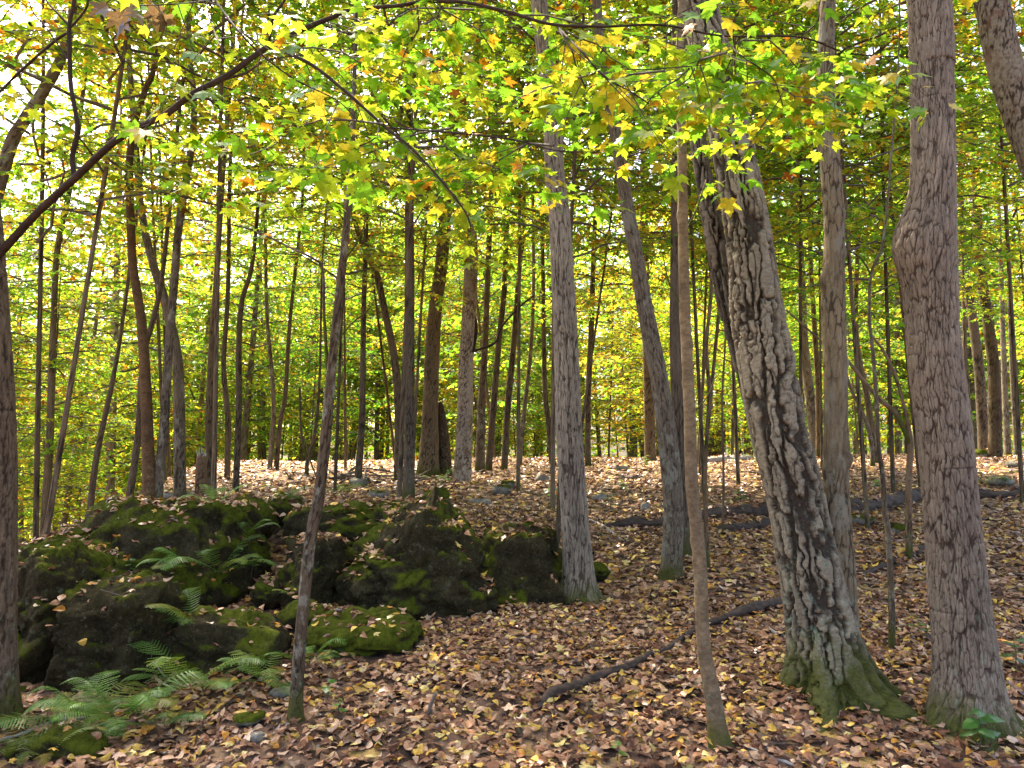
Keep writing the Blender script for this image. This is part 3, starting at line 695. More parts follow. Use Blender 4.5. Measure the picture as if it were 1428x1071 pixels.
# ------------------------------------------------------------------ the trees traced from the photograph
# (label, bark, points (px, py, width px) from the ground up, options)
BG = 'slim trees standing on the rise behind the boulders'
TREES = [
 dict(name='tree', label='pale grey ridged trunk standing at the right end of the mossy boulders', bark='ridgelight', na=220, ds=0.010, flare=(0.62, 0.10), roots=5, H=15,
      pts=[(806, 838, 45), (806, 790, 40), (801, 715, 36), (793, 590, 35), (790, 489, 33), (783, 355, 30), (780, 302, 29), (773, 235, 27), (770, 134, 25), (757, 50, 23)]),
 dict(name='tree', label='thick ridged purple-brown trunk with a bulge, straight and upright', bark='ridge', na=340, ds=0.0088, flare=(0.42, 0.12), roots=6, H=15,
      pts=[(1351, 1008, 84), (1348, 932, 78), (1336, 820, 72), (1326, 707, 67), (1315, 590, 67), (1305, 516, 68), (1300, 456, 66), (1297, 390, 68), (1295, 345, 70), (1300, 279, 59), (1301, 168, 56), (1298, 67, 56), (1296, 0, 56)], bump_px=[(335, -1, 13)]),
 dict(name='tree', label='leaning dark-furrowed trunk with a green patch at its foot', bark='grey', na=90, ds=0.02, flare=(0.18, 0.12), roots=4, H=13, relief='ridge',
      pts=[(936, 806, 27), (939, 711, 26), (934, 641, 26), (921, 540, 24), (908, 473, 23), (894, 399, 21), (887, 355, 19), (874, 286, 18), (864, 218, 17), (854, 161, 15), (838, 70, 13)]),
 dict(name='tree', label='dark straight trunk close behind the leaning furrowed trunk', bark='dark', na=70, ds=0.03, flare=(0.15, 0.15), H=14,
      pts=[(955, 774, 20), (950, 640, 19), (943, 489, 18), (944, 355, 18), (945, 200, 16), (944, 60, 15)]),
 dict(name='sapling', label='smooth tan pole-like sapling with small knots', bark='smooth', na=64, ds=0.012, flare=(0.35, 0.07), roots=4, H=6.5, crown='top',
      pts=[(1003, 1040, 25), (994, 970, 22), (981, 895, 19), (976, 782, 18), (966, 689, 18), (964, 657, 17), (961, 557, 16), (956, 456, 15), (953, 355, 14.5), (951, 200, 13), (948, 60, 11)], knots=22, limbs=[[(962, 580, 3), (985, 555, 2), (1000, 520, 1.2)], [(955, 430, 3), (935, 400, 2.2), (925, 360, 1.4)], [(953, 330, 3), (972, 290, 2.2), (985, 250, 1.4)]]),
 dict(name='sapling', label='thin dark bent sapling in front of the lichen-speckled boulder', bark='grey', na=48, ds=0.015, flare=(0.35, 0.06), roots=3, H=5.5, crown='top', tintc=(.62, .56, .5),
      pts=[(411, 1004, 18), (420, 880, 16), (432, 760, 16), (445, 690, 15.5), (455, 600, 15), (462, 520, 13.5), (472, 420, 12), (481, 340, 10.5), (486, 270, 9), (490, 220, 7)], knots=8,
      limbs=[[(457, 516, 5), (452, 439, 4.5), (450, 376, 4), (437, 361, 3.5), (400, 343, 3), (350, 320, 2.4), (300, 310, 2), (256, 306, 1.5)], [(466, 480, 3), (490, 452, 2.2), (515, 430, 1.6), (530, 400, 1)], [(447, 680, 3), (432, 640, 2), (425, 610, 1.2)], [(478, 365, 3), (500, 335, 2.2), (512, 300, 1.4)]]),
 dict(name='tree', label='very dark slim straight trunk behind the mossy peak', bark='dark', na=48, ds=0.03, flare=(0.15, 0.15), H=13,
      pts=[(569, 697, 17), (571, 640, 15), (571, 557, 14), (571, 456, 14), (571, 336, 13), (570, 235, 12), (571, 151, 11), (572, 30, 10)]),
 dict(name='tree', label='stout dark mottled trunk widening at its foot on the rise', bark='dark', na=70, ds=0.03, flare=(0.35, 0.30), roots=4, H=15, tintc=(1.35, 1.3, 1.15),
      pts=[(597, 662, 25), (600, 573, 22), (603, 489, 20), (608, 422, 19), (615, 372, 18), (624, 269, 17), (629, 202, 16), (633, 161, 15), (640, 60, 14)]),
 dict(name='snag', label='short broken black trunk beside the stout mottled trunk', bark='dark', na=40, ds=0.03, flare=(0.2, 0.2), broken=True, tintc=(.75, .68, .6),
      pts=[(621, 662, 18), (619, 610, 15), (615, 572, 10), (614, 560, 5)]),
 dict(name='dead_tree', label='pale dead trunk with peeling bark and a dark vine', bark='pale', na=70, ds=0.02, flare=(0.12, 0.2), broken=True,
      pts=[(644, 672, 24), (648, 590, 22), (650, 506, 20), (654, 439, 20), (657, 355, 19), (653, 286, 16), (650, 229, 13)],
      limbs=[[(640, 694, 4.5), (650, 640, 5), (648, 580, 5), (647, 505, 4.5), (660, 488, 4), (664, 450, 4), (656, 425, 3.5), (664, 390, 3)], [(660, 490, 3.5), (690, 478, 3.5), (700, 455, 3), (728, 425, 2.5), (745, 412, 2)]], limbname='vine'),
 dict(name='tree', label='reddish smooth trunk of the forked pair on the outcrop crest', bark='smooth', na=40, ds=0.03, flare=(0.2, 0.2), H=13, depth=9.0, tintc=(.62, .5, .42),
      pts=[(208, 684, 17), (204, 557, 15), (198, 456, 13), (188, 389, 12), (184, 353, 11.5), (181, 269, 11), (181, 218, 10), (189, 168, 9), (203, 124, 8), (220, 70, 7)]),
 dict(name='tree', label='pale-sided trunk of the forked pair on the outcrop crest', bark='grey', na=40, ds=0.03, flare=(0.1, 0.2), H=13, depth=9.05, tintc=(.8, .8, .8),
      pts=[(220, 684, 14), (229, 590, 12), (235, 489, 11.5), (242, 405, 11), (249, 319, 10.5), (256, 275, 10), (269, 188, 9), (270, 130, 8), (264, 60, 7)]),
 dict(name='tree', label='grey trunk curving away behind the forked pair', bark='grey', na=40, ds=0.04, flare=(0.1, 0.2), H=13, depth=10.5, tintc=(.85, .85, .85),
      pts=[(251, 690, 16), (250, 590, 15.5), (247, 500, 14), (230, 420, 12), (214, 370, 11), (200, 310, 10), (192, 240, 9)]),
 dict(name='tree', label='slim dark trunk leaning against the reddish forked trunk', bark='dark', na=20, ds=0.06, H=10, depth=9.6, pts=[(181, 692, 10), (192, 610, 9), (200, 500, 8), (215, 440, 7), (228, 370, 6)]),
 dict(name='tree', label='dark trunk with leafy waist beyond the outcrop, nearest the big dark trunk', bark='dark', na=24, ds=0.06, H=13, depth=11.5, tintc=(1.2, 1.2, 1.1), pts=[(62, 730, 11), (69, 624, 10), (72, 523, 9), (75, 440, 8), (80, 350, 8), (97, 266, 7), (110, 180, 6)]),
 dict(name='tree', label='slim leaning trunk beyond the mossy side of the outcrop', bark='dark', na=20, ds=0.06, H=11, depth=11.0, pts=[(125, 720, 9), (134, 641, 8), (148, 573, 7), (158, 526, 6), (172, 440, 5)]),
 dict(name='tree', label='straight mottled trunk behind the broken white-topped stump', bark='dark', na=24, ds=0.05, H=13, tintc=(1.2, 1.15, 1.0), depth=11, pts=[(292, 682, 12), (292, 590, 11), (294, 523, 10), (297, 456, 9), (302, 389, 8), (310, 250, 7)]),
 dict(name='tree', group=BG, label='slim dark trunk among the yellow-green background trees', bark='dark', na=20, ds=0.06, H=11, depth=13, pts=[(316, 681, 8), (318, 590, 8), (312, 510, 7), (318, 400, 6)]),
 dict(name='tree', group=BG, label='slim dark trunk among the yellow-green background trees', bark='dark', na=20, ds=0.06, H=12, depth=11.5, pts=[(329, 682, 9), (333, 573, 8.5), (333, 489, 8), (337, 422, 7), (351, 372, 6), (360, 280, 5)]),
 dict(name='tree', label='crooked slender trunk with a fork beyond the leafy crest', bark='grey', na=16, ds=0.07, H=10, depth=14, pts=[(373, 681, 7), (381, 590, 6.5), (380, 530, 6), (372, 430, 5)]),
 dict(name='tree', group=BG, label='slim dark trunk among the yellow-green background trees', bark='dark', na=16, ds=0.07, H=10, depth=14, pts=[(384, 672, 7), (390, 597, 6.5), (398, 547, 6), (405, 440, 5)]),
 dict(name='tree', label='thin forked sapling seen just left of the bent sapling', bark='dark', na=14, ds=0.07, H=8, depth=13, pts=[(428, 668, 6), (429, 641, 5.5), (440, 597, 4.5), (446, 520, 3.5)], limbs=[[(429, 645, 4), (420, 600, 3.5), (418, 540, 3)]]),
 dict(name='tree', label='slim dark trunk growing out of the brush heap', bark='dark', na=20, ds=0.06, H=11, depth=12, pts=[(500, 660, 10), (505, 585, 9), (506, 513, 8), (508, 400, 7), (512, 280, 6)]),
 dict(name='tree', label='dark trunk bending sharply left near its top, behind the slim dark trunk', bark='dark', na=24, ds=0.05, H=11, depth=12.5, tintc=(1.15, 1.1, 1), pts=[(556, 668, 13), (556, 573, 12), (550, 500, 11), (537, 436, 10), (525, 382, 9), (510, 350, 8), (490, 290, 7)]),
 dict(name='tree', label='brown furrowed trunk right behind the pale dead trunk', bark='grey', na=24, ds=0.05, H=12, tintc=(.75, .7, .62), pts=[(669, 657, 14), (672, 557, 11), (676, 489, 9), (680, 389, 8), (686, 250, 7)]),
 dict(name='tree', group=BG, label='slim dark trunk among the yellow-green background trees', bark='dark', na=20, ds=0.06, H=12, pts=[(681, 656, 10), (689, 557, 9), (696, 473, 8), (703, 405, 8), (706, 329, 7), (713, 250, 6)]),
 dict(name='tree', group=BG, label='slim dark trunk among the yellow-green background trees', bark='dark', na=20, ds=0.06, H=12, pts=[(703, 655, 9), (709, 557, 9), (716, 483, 8), (724, 375, 7), (730, 310, 6)]),
 dict(name='tree', group=BG, label='slim dark trunk among the yellow-green background trees', bark='grey', na=16, ds=0.07, H=11, pts=[(724, 649, 7), (731, 573, 6), (740, 489, 5.5), (744, 400, 5)]),
 dict(name='tree', group=BG, label='slim dark trunk among the yellow-green background trees', bark='dark', na=20, ds=0.06, H=11, pts=[(771, 649, 9), (765, 590, 8), (760, 543, 7), (758, 440, 6)]),
 dict(name='tree', group=BG, label='slim dark trunk among the yellow-green background trees', bark='dark', na=20, ds=0.06, H=12, pts=[(820, 649, 8.5), (820, 557, 8), (824, 473, 8), (827, 375, 7), (832, 260, 6)]),
 dict(name='tree', label='thin dark trunk leaning steeply left against the light', bark='dark', na=16, ds=0.06, H=10, pts=[(903, 634, 9), (886, 563, 8), (867, 513, 7), (854, 473, 6.5), (847, 419, 6), (838, 340, 5)]),
 dict(name='tree', label='medium brown trunk on the crest behind the leaning furrowed trunk', bark='dark', na=24, ds=0.05, H=13, flare=(0.2, .3), tintc=(1.4, 1.3, 1.1), pts=[(907, 643, 15), (904, 523, 14), (900, 400, 12), (898, 250, 10)]),
 dict(name='tree', label='thin dark stem beside the tan pole-like sapling', bark='dark', na=16, ds=0.05, H=9, tintc=(1.3, 1.2, 1), pts=[(987, 795, 6.5), (984, 711, 6), (984, 640, 5.5), (989, 550, 5.5), (985, 480, 5), (992, 400, 4.5), (985, 300, 4)]),
 dict(name='tree', label='very thin stem rising past the rotten log near the leaning multi-stemmed tree', bark='dark', na=12, ds=0.06, H=7, tintc=(1.3, 1.2, 1), pts=[(1008, 745, 3.5), (1009, 660, 3.2), (1007, 560, 3), (1012, 450, 2.6)]),
 dict(name='tree', label='tan trunk on the crest just left of the leaning multi-stemmed tree', bark='smooth', na=24, ds=0.05, H=13, tintc=(.8, .72, .6), pts=[(1004, 632, 14), (1005, 506, 13), (1007, 400, 12), (1010, 250, 10)]),
 dict(name='tree', label='dark slim trunk touching the tan trunk on the crest', bark='dark', na=20, ds=0.05, H=12, pts=[(991, 632, 11), (988, 489, 9), (985, 422, 8), (980, 300, 7)]),
 dict(name='tree', label='pale furrowed trunk seen between the leaning stem and upright stem', bark='grey', na=24, ds=0.05, H=13, depth=17, pts=[(1138, 626, 15), (1130, 557, 14), (1122, 489, 12), (1118, 400, 11), (1112, 280, 10)]),
 dict(name='tree', label='slim dark trunk hard against the upright mossy stem', bark='dark', na=20, ds=0.05, H=11, depth=16, tintc=(1.2, 1.1, .9), pts=[(1142, 626, 8), (1141, 540, 8), (1136, 460, 7), (1130, 350, 6)]),
 dict(name='tree', label='dark crooked trunk standing at the row of pale rocks', bark='dark', na=24, ds=0.05, H=11, depth=15, tintc=(1.3, 1.3, 1.2), pts=[(1219, 630, 9), (1216, 600, 8.5), (1207, 543, 8), (1197, 496, 8), (1193, 440, 7), (1196, 330, 6)]),
 dict(name='tree', label='thin trunk leaning left behind the slim sapling', bark='grey', na=16, ds=0.06, H=9, depth=14.5, pts=[(1216, 625, 6), (1210, 595, 6), (1197, 563, 5), (1180, 520, 4)]),
 dict(name='sapling', label='slim grey sapling with a wavering stem left of the thick bulging trunk', bark='grey', na=24, ds=0.02, H=6, crown='top', tintc=(.75, .72, .66),
      pts=[(1244, 905, 9), (1243, 830, 8), (1238, 740, 7.5), (1234, 715, 7), (1230, 657, 6.5), (1225, 624, 6), (1222, 557, 5.5), (1217, 489, 5), (1212, 439, 4.5), (1215, 382, 4), (1228, 350, 3.6), (1234, 319, 3.2), (1240, 252, 3)],
      limbs=[[(1241, 250, 2.5), (1215, 240, 2), (1180, 225, 1.5)], [(1241, 252, 2.5), (1258, 240, 2), (1268, 230, 1.5)], [(1214, 382, 3), (1200, 360, 2.5), (1175, 345, 1.6)]]),
 dict(name='sapling', label='brown forked sapling close beside the thick bulging trunk', bark='dark', na=24, ds=0.02, H=6, crown='top', tintc=(1.6, 1.4, 1.2), noext=True,
      pts=[(1268, 780, 9), (1267, 670, 8), (1270, 624, 8), (1266, 590, 5), (1252, 535, 4.5), (1235, 495, 4), (1217, 469, 3)],
      limbs=[[(1269, 618, 7), (1250, 578, 6.5), (1227, 557, 6), (1202, 528, 5), (1183, 505, 4.5), (1146, 476, 3.5), (1096, 432, 2.5)]]),
 dict(name='tree', label='straight black trunk right of the thick bulging trunk', bark='dark', na=30, ds=0.05, H=13, flare=(0.15, .3), tintc=(.75, .72, .62), depth=16.5, pts=[(1388, 646, 17), (1386, 523, 15), (1379, 456, 14), (1369, 389, 13), (1364, 330, 12), (1358, 200, 10)]),
 dict(name='tree', label='dark trunk half hidden behind the straight black trunk', bark='dark', na=24, ds=0.05, H=13, depth=19, pts=[(1372, 625, 14), (1366, 523, 13), (1358, 456, 12), (1348, 389, 11), (1340, 300, 9)]),
 dict(name='tree', group=BG + ' on the right', label='thin trunk on the far crest beyond the straight black trunk', bark='dark', na=16, ds=0.06, H=11, depth=20, pts=[(1355, 622, 7), (1346, 500, 6), (1343, 400, 5)]),
 dict(name='tree', group=BG + ' on the right', label='thin trunk on the far crest beyond the straight black trunk', bark='grey', na=16, ds=0.06, H=11, depth=21, pts=[(1405, 622, 9), (1402, 560, 8), (1399, 480, 7)]),
 dict(name='tree', group=BG + ' on the right', label='thin trunk on the far crest beyond the straight black trunk', bark='grey', na=16, ds=0.06, H=11, depth=21, pts=[(1418, 622, 8), (1414, 560, 7), (1410, 480, 6)]),
 dict(name='tree', label='pale rough leaning trunk crossing the upper corner beyond the thick bulging trunk', bark='pale', na=70, ds=0.02, H=13, depth=6.0, tintc=(.60, .62, .62),
      pts=[(1660, 860, 58), (1530, 430, 52), (1466, 275, 48), (1431, 180, 45), (1404, 100, 44), (1383, 5, 44), (1366, -80, 42)]),
 dict(name='tree', label='mottled grey trunk leaning behind the big dark trunk among leaves', bark='grey', na=30, ds=0.04, H=11, depth=8.5, tintc=(.8, .78, .74), pts=[(-90, 760, 22), (-40, 420, 20), (10, 218, 17), (34, 168, 16), (60, 128, 15), (82, 88, 14), (100, 30, 12)]),
]

TRACED_XY = []
def px_pts(pts, d0, lean=0.0):
    out, rad = [], []
    for k, (x, y, w) in enumerate(pts):
        d = d0 + lean * k
        out.append(at(x, y, d)); rad.append(max(w, 1.2) / 2 * d / F)
    return np.array(out), np.array(rad)

def add_crown(parent, root_loc, loc, mesh, scale, tilt=(0, 0), col=None):
    o = link('crown', mesh, parent)
    o.location = [float(a - b) for a, b in zip(loc, root_loc)]
    o.rotation_euler = (tilt[0], tilt[1], rs.uniform(0, 6.28))
    o.scale = (scale,) * 3
    o.color = col or tint()
    return o

def build_tree(T, seed):
    px, py, w0 = T['pts'][0]
    if 'depth' in T:
        b = at(px, py, T['depth'])
        base = np.array([b[0], b[1], ground_z(b[0], b[1])])
    else:
        base = hit(px, py)
    d = base[1]
    P, R = px_pts(T['pts'], d)
    P = P - np.array([0, 0, 0])
    if 'depth' in T:
        if P[0][2] > base[2] + 0.05:
            P = np.concatenate([[base], P]); R = np.concatenate([[R[0] * 1.03], R])
    else:
        P[0] = base
    P = np.concatenate([[base + (base - P[1]) / np.linalg.norm(base - P[1]) * 0.15], P]); R = np.concatenate([[R[0]], R])
    if P[1][2] > P[2][2]: P = np.delete(P, 2, 0); R = np.delete(R, 2)
    root = thing(T['name'], T['label'], {'snag': 'dead trunk', 'dead_tree': 'dead tree'}.get(T['name'], T['name']), base, T.get('group'))
    TRACED_XY.append((base[0], base[1]))
    top = P[-1]; dirn = P[-1] - P[-2]; dirn /= np.linalg.norm(dirn)
    H = T.get('H', 0) + base[2]
    crown_at = None
    if not T.get('broken') and not T.get('noext') and H > top[2] + 0.5:
        ext = dirn * 0.6 + np.array([0, 0, 0.4]); ext /= np.linalg.norm(ext)
        n = 3
        Ls = (H - top[2])
        E = [top + ext * Ls * k / n + np.array([rs.uniform(-.1, .1), rs.uniform(-.1, .1), 0]) for k in range(1, n + 1)]
        P = np.concatenate([P, E]); R = np.concatenate([R, [R[-1] * f for f in (0.8, 0.55, 0.25)]])
    na, ds = T.get('na', 24), T.get('ds', 0.05)
    P0 = P - base
    me, Ps, Rs, s = trunk_mesh(T['name'] + '_trunk', P0, R, T.get('relief', T['bark']) if T.get('relief', T['bark']) in BARK else 'grey', na, ds, seed,
                               T.get('flare', (0.1, 0.15)), T.get('roots', 0), bumps_for(T, P0, base, d, seed))
    if 'relief' in T: me.materials[0] = BARK[T['bark']]
    tr = link('trunk', me, root)
    if 'tintc' in T: tr.color = (*T['tintc'], 1)
    for lb in T.get('limbs', []):
        LP, LR = px_pts(lb, d - (0.10 if T.get('limbname') == 'vine' else 0.0), 0.015)
        lm, *_ = trunk_mesh('limb', LP - base, LR, 'smooth', 10, 0.03, seed + 70)
        lm.materials[0] = BARK['twig'] if T.get('limbname') == 'vine' else BARK[T['bark']]
        lo = link(T.get('limbname', 'branch'), lm, root)
        if 'tintc' in T: lo.color = (*T['tintc'], 1)
    if not T.get('broken'):
        if T.get('crown') == 'top' or d < 4.6:
            if T.get('crown') == 'top': add_crown(root, base, top if T.get('noext') else P[-3], CR_TOP[seed % 2], 0.9 if T.get('noext') else 1.0)
            else: add_crown(root, base, P[-3], CR_HIGH[seed % 2], 0.8)
        else:
            add_crown(root, base, P[-3], CR_HIGH[seed % 2], 0.53 + 0.015 * (T.get('H', 12) - 8))
    return root, base

def bumps_for(T, P0, base, d, seed):
    out = []
    L = np.concatenate([[0], np.cumsum(np.linalg.norm(np.diff(P0, axis=0), axis=1))])
    rng = np.random.default_rng(seed)
    for k in range(T.get('knots', 0)):
        s = rng.uniform(0.3, min(L[-1], 3.2))
        out.append((s, rng.uniform(0, 6.28), 0.006, 0.025, 0.5))
    for (py, sg, wpx) in T.get('bump_px', []):
        z = at(0, py, d)[2] - base[2]
        s = np.interp(z, P0[:, 2], L)
        out.append((s, math.pi if sg < 0 else 0.0, wpx * d / F, 0.17, 1.0))
    return out

for i, T in enumerate(TREES):
    build_tree(T, 11 + i * 7)

# the leaning, three-stemmed tree
base = hit(1160, 965)
root = thing('multi_stemmed_tree', 'big leaning tree with plated furrowed bark and three joined stems', 'tree', base)
TRACED_XY.append((base[0], base[1]))
stems = [
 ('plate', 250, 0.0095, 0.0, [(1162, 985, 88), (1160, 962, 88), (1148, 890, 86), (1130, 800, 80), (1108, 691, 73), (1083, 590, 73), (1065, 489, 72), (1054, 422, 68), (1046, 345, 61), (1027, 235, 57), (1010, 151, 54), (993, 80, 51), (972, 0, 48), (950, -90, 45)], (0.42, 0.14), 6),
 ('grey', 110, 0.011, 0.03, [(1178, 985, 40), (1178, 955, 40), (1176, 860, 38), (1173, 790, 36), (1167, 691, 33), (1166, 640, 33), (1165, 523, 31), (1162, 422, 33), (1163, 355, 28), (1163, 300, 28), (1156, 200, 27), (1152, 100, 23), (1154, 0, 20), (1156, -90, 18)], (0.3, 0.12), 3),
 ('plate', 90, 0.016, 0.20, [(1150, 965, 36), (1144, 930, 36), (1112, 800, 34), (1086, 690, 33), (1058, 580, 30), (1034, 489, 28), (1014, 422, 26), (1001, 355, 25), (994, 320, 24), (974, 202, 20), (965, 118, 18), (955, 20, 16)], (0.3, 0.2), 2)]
for k, (kind, na, ds, back, pts, fl, rt) in enumerate(stems):
    P, R = px_pts(pts, base[1] + back)
    top = P[-1]; e = P[-1] - P[-2]; e = e / np.linalg.norm(e) * 0.6 + np.array([0, 0, .5])
    P = np.concatenate([P, [top + e * 2, top + e * 5, top + e * 8]]); R = np.concatenate([R, R[-1] * np.array([.9, .7, .3])])
    bumps = []
    if k == 1:
        L = np.concatenate([[0], np.cumsum(np.linalg.norm(np.diff(P, axis=0), axis=1))])
        for py, ang, amp in ((505, 0.2, .02), (640, -.2, .022), (655, 3.3, .012), (390, 3.0, .015), (350, 0.1, .018), (295, 0.3, .015), (195, 3.0, .016), (198, .2, .014), (480, 4.6, .012), (300, 4.4, .012)):
            bumps.append((np.interp(at(0, py, base[1])[2], P[:, 2], L), ang, amp, 0.035, 0.5))
    me, *_ = trunk_mesh('stem', P - base, R, kind, na, ds, 300 + k * 9, fl, rt, bumps)
    st = link('trunk', me, root)
    st.color = ((1, 1, 1, 1), (1.25, 1.25, 1.12, 1), (.62, .60, .62, 1))[k]
    if k < 2: add_crown(root, base, P[-2], CR_HIGH[k], 0.75)

# ------------------------------------------------------------------ the big dark tree at the edge, with the limb that arches over the view
lb = hit(-30, 1010)
big = thing('tree', 'big dark ridged tree carrying a long arching limb of maple leaves', 'tree', lb)
dT = lb[1]
P, R = px_pts([(-46, 1040, 98), (-44, 1010, 98), (-38, 900, 96), (-34, 760, 96), (-32, 600, 92), (-38, 450, 88), (-48, 300, 84), (-56, 200, 80), (-62, 60, 74), (-66, -60, 70)], dT)
P = np.concatenate([P, [P[-1] + [0, .1, 2], P[-1] + [.1, .2, 5], P[-1] + [0, .2, 8]]]); R = np.concatenate([R, R[-1] * np.array([.9, .6, .25])])
me, *_ = trunk_mesh('big_trunk', P - lb, R, 'ridge', 150, 0.012, 901, (0.2, 0.2), 4)
tk = link('trunk', me, big); tk.color = (.60, .52, .48, 1)
add_crown(big, lb, P[-2], CR_HIGH[0], 0.8)
TRACED_XY.append((lb[0], lb[1]))

DL = 2.75
LIMBS = [
 [(-20, 372, 13), (0, 353, 12), (50, 299, 11.5), (104, 249, 11), (151, 205, 10.5), (185, 181, 10.5), (229, 161, 10), (269, 131, 9.5), (319, 104, 9), (356, 77, 9), (376, 64, 8.5), (424, 40, 8), (464, 24, 7), (491, 13, 6.5), (555, 8, 6), (592, 2, 6), (645, 3, 5.5), (709, 17, 5), (770, 34, 4.5), (844, 37, 3.8), (924, 35, 3.4), (1008, 50, 3), (1116, 52, 2.8), (1183, 74, 2.4), (1267, 80, 1.8)],
 [(104, 249, 7.5), (101, 218, 7.5), (108, 178, 7), (99, 121, 6.5), (97, 67, 6.5), (97, 34, 6), (104, 0, 5.5), (112, -60, 5)],
 [(97, 44, 4), (77, 57, 4), (34, 94, 3.8), (0, 128, 3.5), (-30, 160, 3)],
 [(97, 37, 4), (80, 18, 3.5), (64, 0, 3), (40, -40, 2.5)],
 [(99, 38, 3.5), (121, 10, 3.5), (123, -20, 3)],
 [(97, 86, 2.6), (64, 38, 2.4), (48, 20, 2.2), (40, 2, 2)],
 [(375, 62, 4.5), (380, 27, 4.2), (397, 0, 4), (420, -40, 3.5)],
 [(378, 66, 5.5), (410, 78, 5.2), (440, 94, 5), (474, 121, 4.8), (505, 148, 4.5), (538, 178, 4.3), (575, 208, 4), (618, 255, 3.2), (649, 296, 2.6), (657, 319, 1.8)],
 [(538, 178, 3), (620, 184, 2.8), (716, 195, 2.6), (776, 210, 2.2), (837, 212, 1.6)],
 [(530, 172, 2.5), (520, 195, 2.2), (474, 212, 1.8), (440, 225, 1.4)],
 [(778, 39, 3), (797, 70, 2.6), (803, 91, 2.4), (817, 124, 1.8)],
 [(778, 38, 3), (810, 71, 2.8), (844, 108, 2.4), (880, 128, 2), (905, 145, 1.5)],
 [(830, 92, 2), (880, 97, 1.8), (930, 95, 1.5), (990, 90, 1.2)],
 [(924, 35, 2), (946, 20, 1.8), (985, 0, 1.5)],
 [(1008, 50, 2.2), (1030, 75, 2), (1060, 95, 1.8), (1080, 112, 1.5), (1092, 148, 1.2)],
 [(1116, 52, 2.2), (1140, 30, 2), (1142, 8, 1.8), (1150, -20, 1.5)],
 [(300, 0, 3), (330, 40, 3), (360, 72, 2.6), (410, 110, 2.2), (470, 140, 1.8), (500, 170, 1.4)],
 [(300, 0, 2), (240, 6, 1.8), (190, 8, 1.5), (155, 14, 1.2)],
 [(290, 20, 2.2), (305, 60, 2), (318, 95, 1.8), (330, 10, 1.5)][:3],
]
# depth along the limb system: the long limb swings a little towards the camera over the middle
def limb_depth(x): return DL + (dT - DL) * (1 - sstep(-20, 250, x)) - 0.25 * sstep(300, 800, x) + 0.25 * sstep(950, 1250, x)
limb_objs, limb_lines = [], []
for k, pts in enumerate(LIMBS):
    LP = np.array([at(x, y, float(limb_depth(x)) - 0.02 * k * (k > 0)) for x, y, w in pts]); 
    if k: LP[0] = at(pts[0][0], pts[0][1], float(limb_depth(pts[0][0])))
    LR = np.array([w * 0.92 / 2 * float(limb_depth(x)) / F for x, y, w in pts])
    me, Ps, Rs, s = trunk_mesh('limb', LP - lb, LR, 'smooth', 14 if k < 2 else 8, 0.02, 950 + k)
    me.materials[0] = BARK['twig']
    lo = link('branch', me, big)
    limb_objs.append(lo); limb_lines.append(Ps + lb)

rng = np.random.default_rng(77)
leaf_meshes = []
for k, Tm in enumerate(MAPLE):
    V0, F0 = Tm
    V1 = V0.copy(); V1[:, 2] += 0.05 * np.sin(V0[:, 0] * 7 + k) * np.abs(V0[:, 1]) * 2
    leaf_meshes.append(mesh_np('maple_leaf', V1, [F0], [LEAF], None, {'col': ('FLOAT_COLOR', np.ones((len(V0), 4)))}, smooth=False))
def frame_m(o, d, n, s):
    d = Vector(d).normalized(); n = Vector(n); n = (n - d * n.dot(d)).normalized(); b = n.cross(d)
    return Matrix(((d.x * s, b.x * s, n.x * s, o[0]), (d.y * s, b.y * s, n.y * s, o[1]), (d.z * s, b.z * s, n.z * s, o[2]), (0, 0, 0, 1)))
cands = []
twig_geo = {}
# leafy twiglets grow from every thin branch; weights follow how leafy each is
for k, line in enumerate(limb_lines):
    if 1 <= k <= 6: dens = 1.6
    elif k == 0: dens = 5.5
    else: dens = 5.5
    L = np.linalg.norm(np.diff(line, axis=0), axis=1); tot = L.sum(); cum = np.concatenate([[0], np.cumsum(L)])
    n = int(tot * dens)
    for j in range(n):
        s = rng.uniform(0.1 * tot, tot)
        if k == 0:
            s = rng.uniform(0.45 * tot, tot) if rng.random() < .95 else rng.uniform(0.08, 0.4) * tot
        p = np.array([np.interp(s, cum, line[:, c]) for c in range(3)])
        i = min(int(np.searchsorted(cum, s)), len(line) - 1); tg = line[i] - line[i - 1]; tg /= np.linalg.norm(tg) + 1e-9
        a = rng.uniform(0, 6.28); dv = np.array([math.cos(a) * .6, abs(math.sin(a)) * 1.0 - .15, rng.uniform(-.45, .4)]) + tg * 0.6
        dv /= np.linalg.norm(dv); ln = rng.uniform(0.12, 0.42)
        q = p + dv * ln + np.array([0, 0, -0.25 * ln * ln])
        if q[1] < 1.9: continue
        twig_geo.setdefault(k, Geo()).tube(np.array([p, (p + q) / 2 + [0, 0, .01], q]) - lb, [0.0022, 0.0016, 0.001], 4)
        m = rng.integers(3, 7)
        for e in range(m):
            f = 1.0 if e < 2 else rng.uniform(0.35, 1)
            o = p + (q - p) * f
            b = rng.uniform(0, 6.28)
            ld = np.array([math.cos(b), math.sin(b) * .8, rng.uniform(-1.0, -0.05)])
            ld /= np.linalg.norm(ld)
            pet = rng.uniform(0.03, 0.07)
            o2 = o + ld * pet
            twig_geo[k].tube(np.array([o, o2]) - lb, [0.0009, 0.0007], 3)
            c = leaf_col(rng, (0.43, 0.36, 0.17, 0.035, 0.005))
            cands.append((k, o2, ld, np.array([rng.normal(0, .5), rng.normal(-.25, .5), 1.0]), rng.uniform(0.036, 0.085), c))
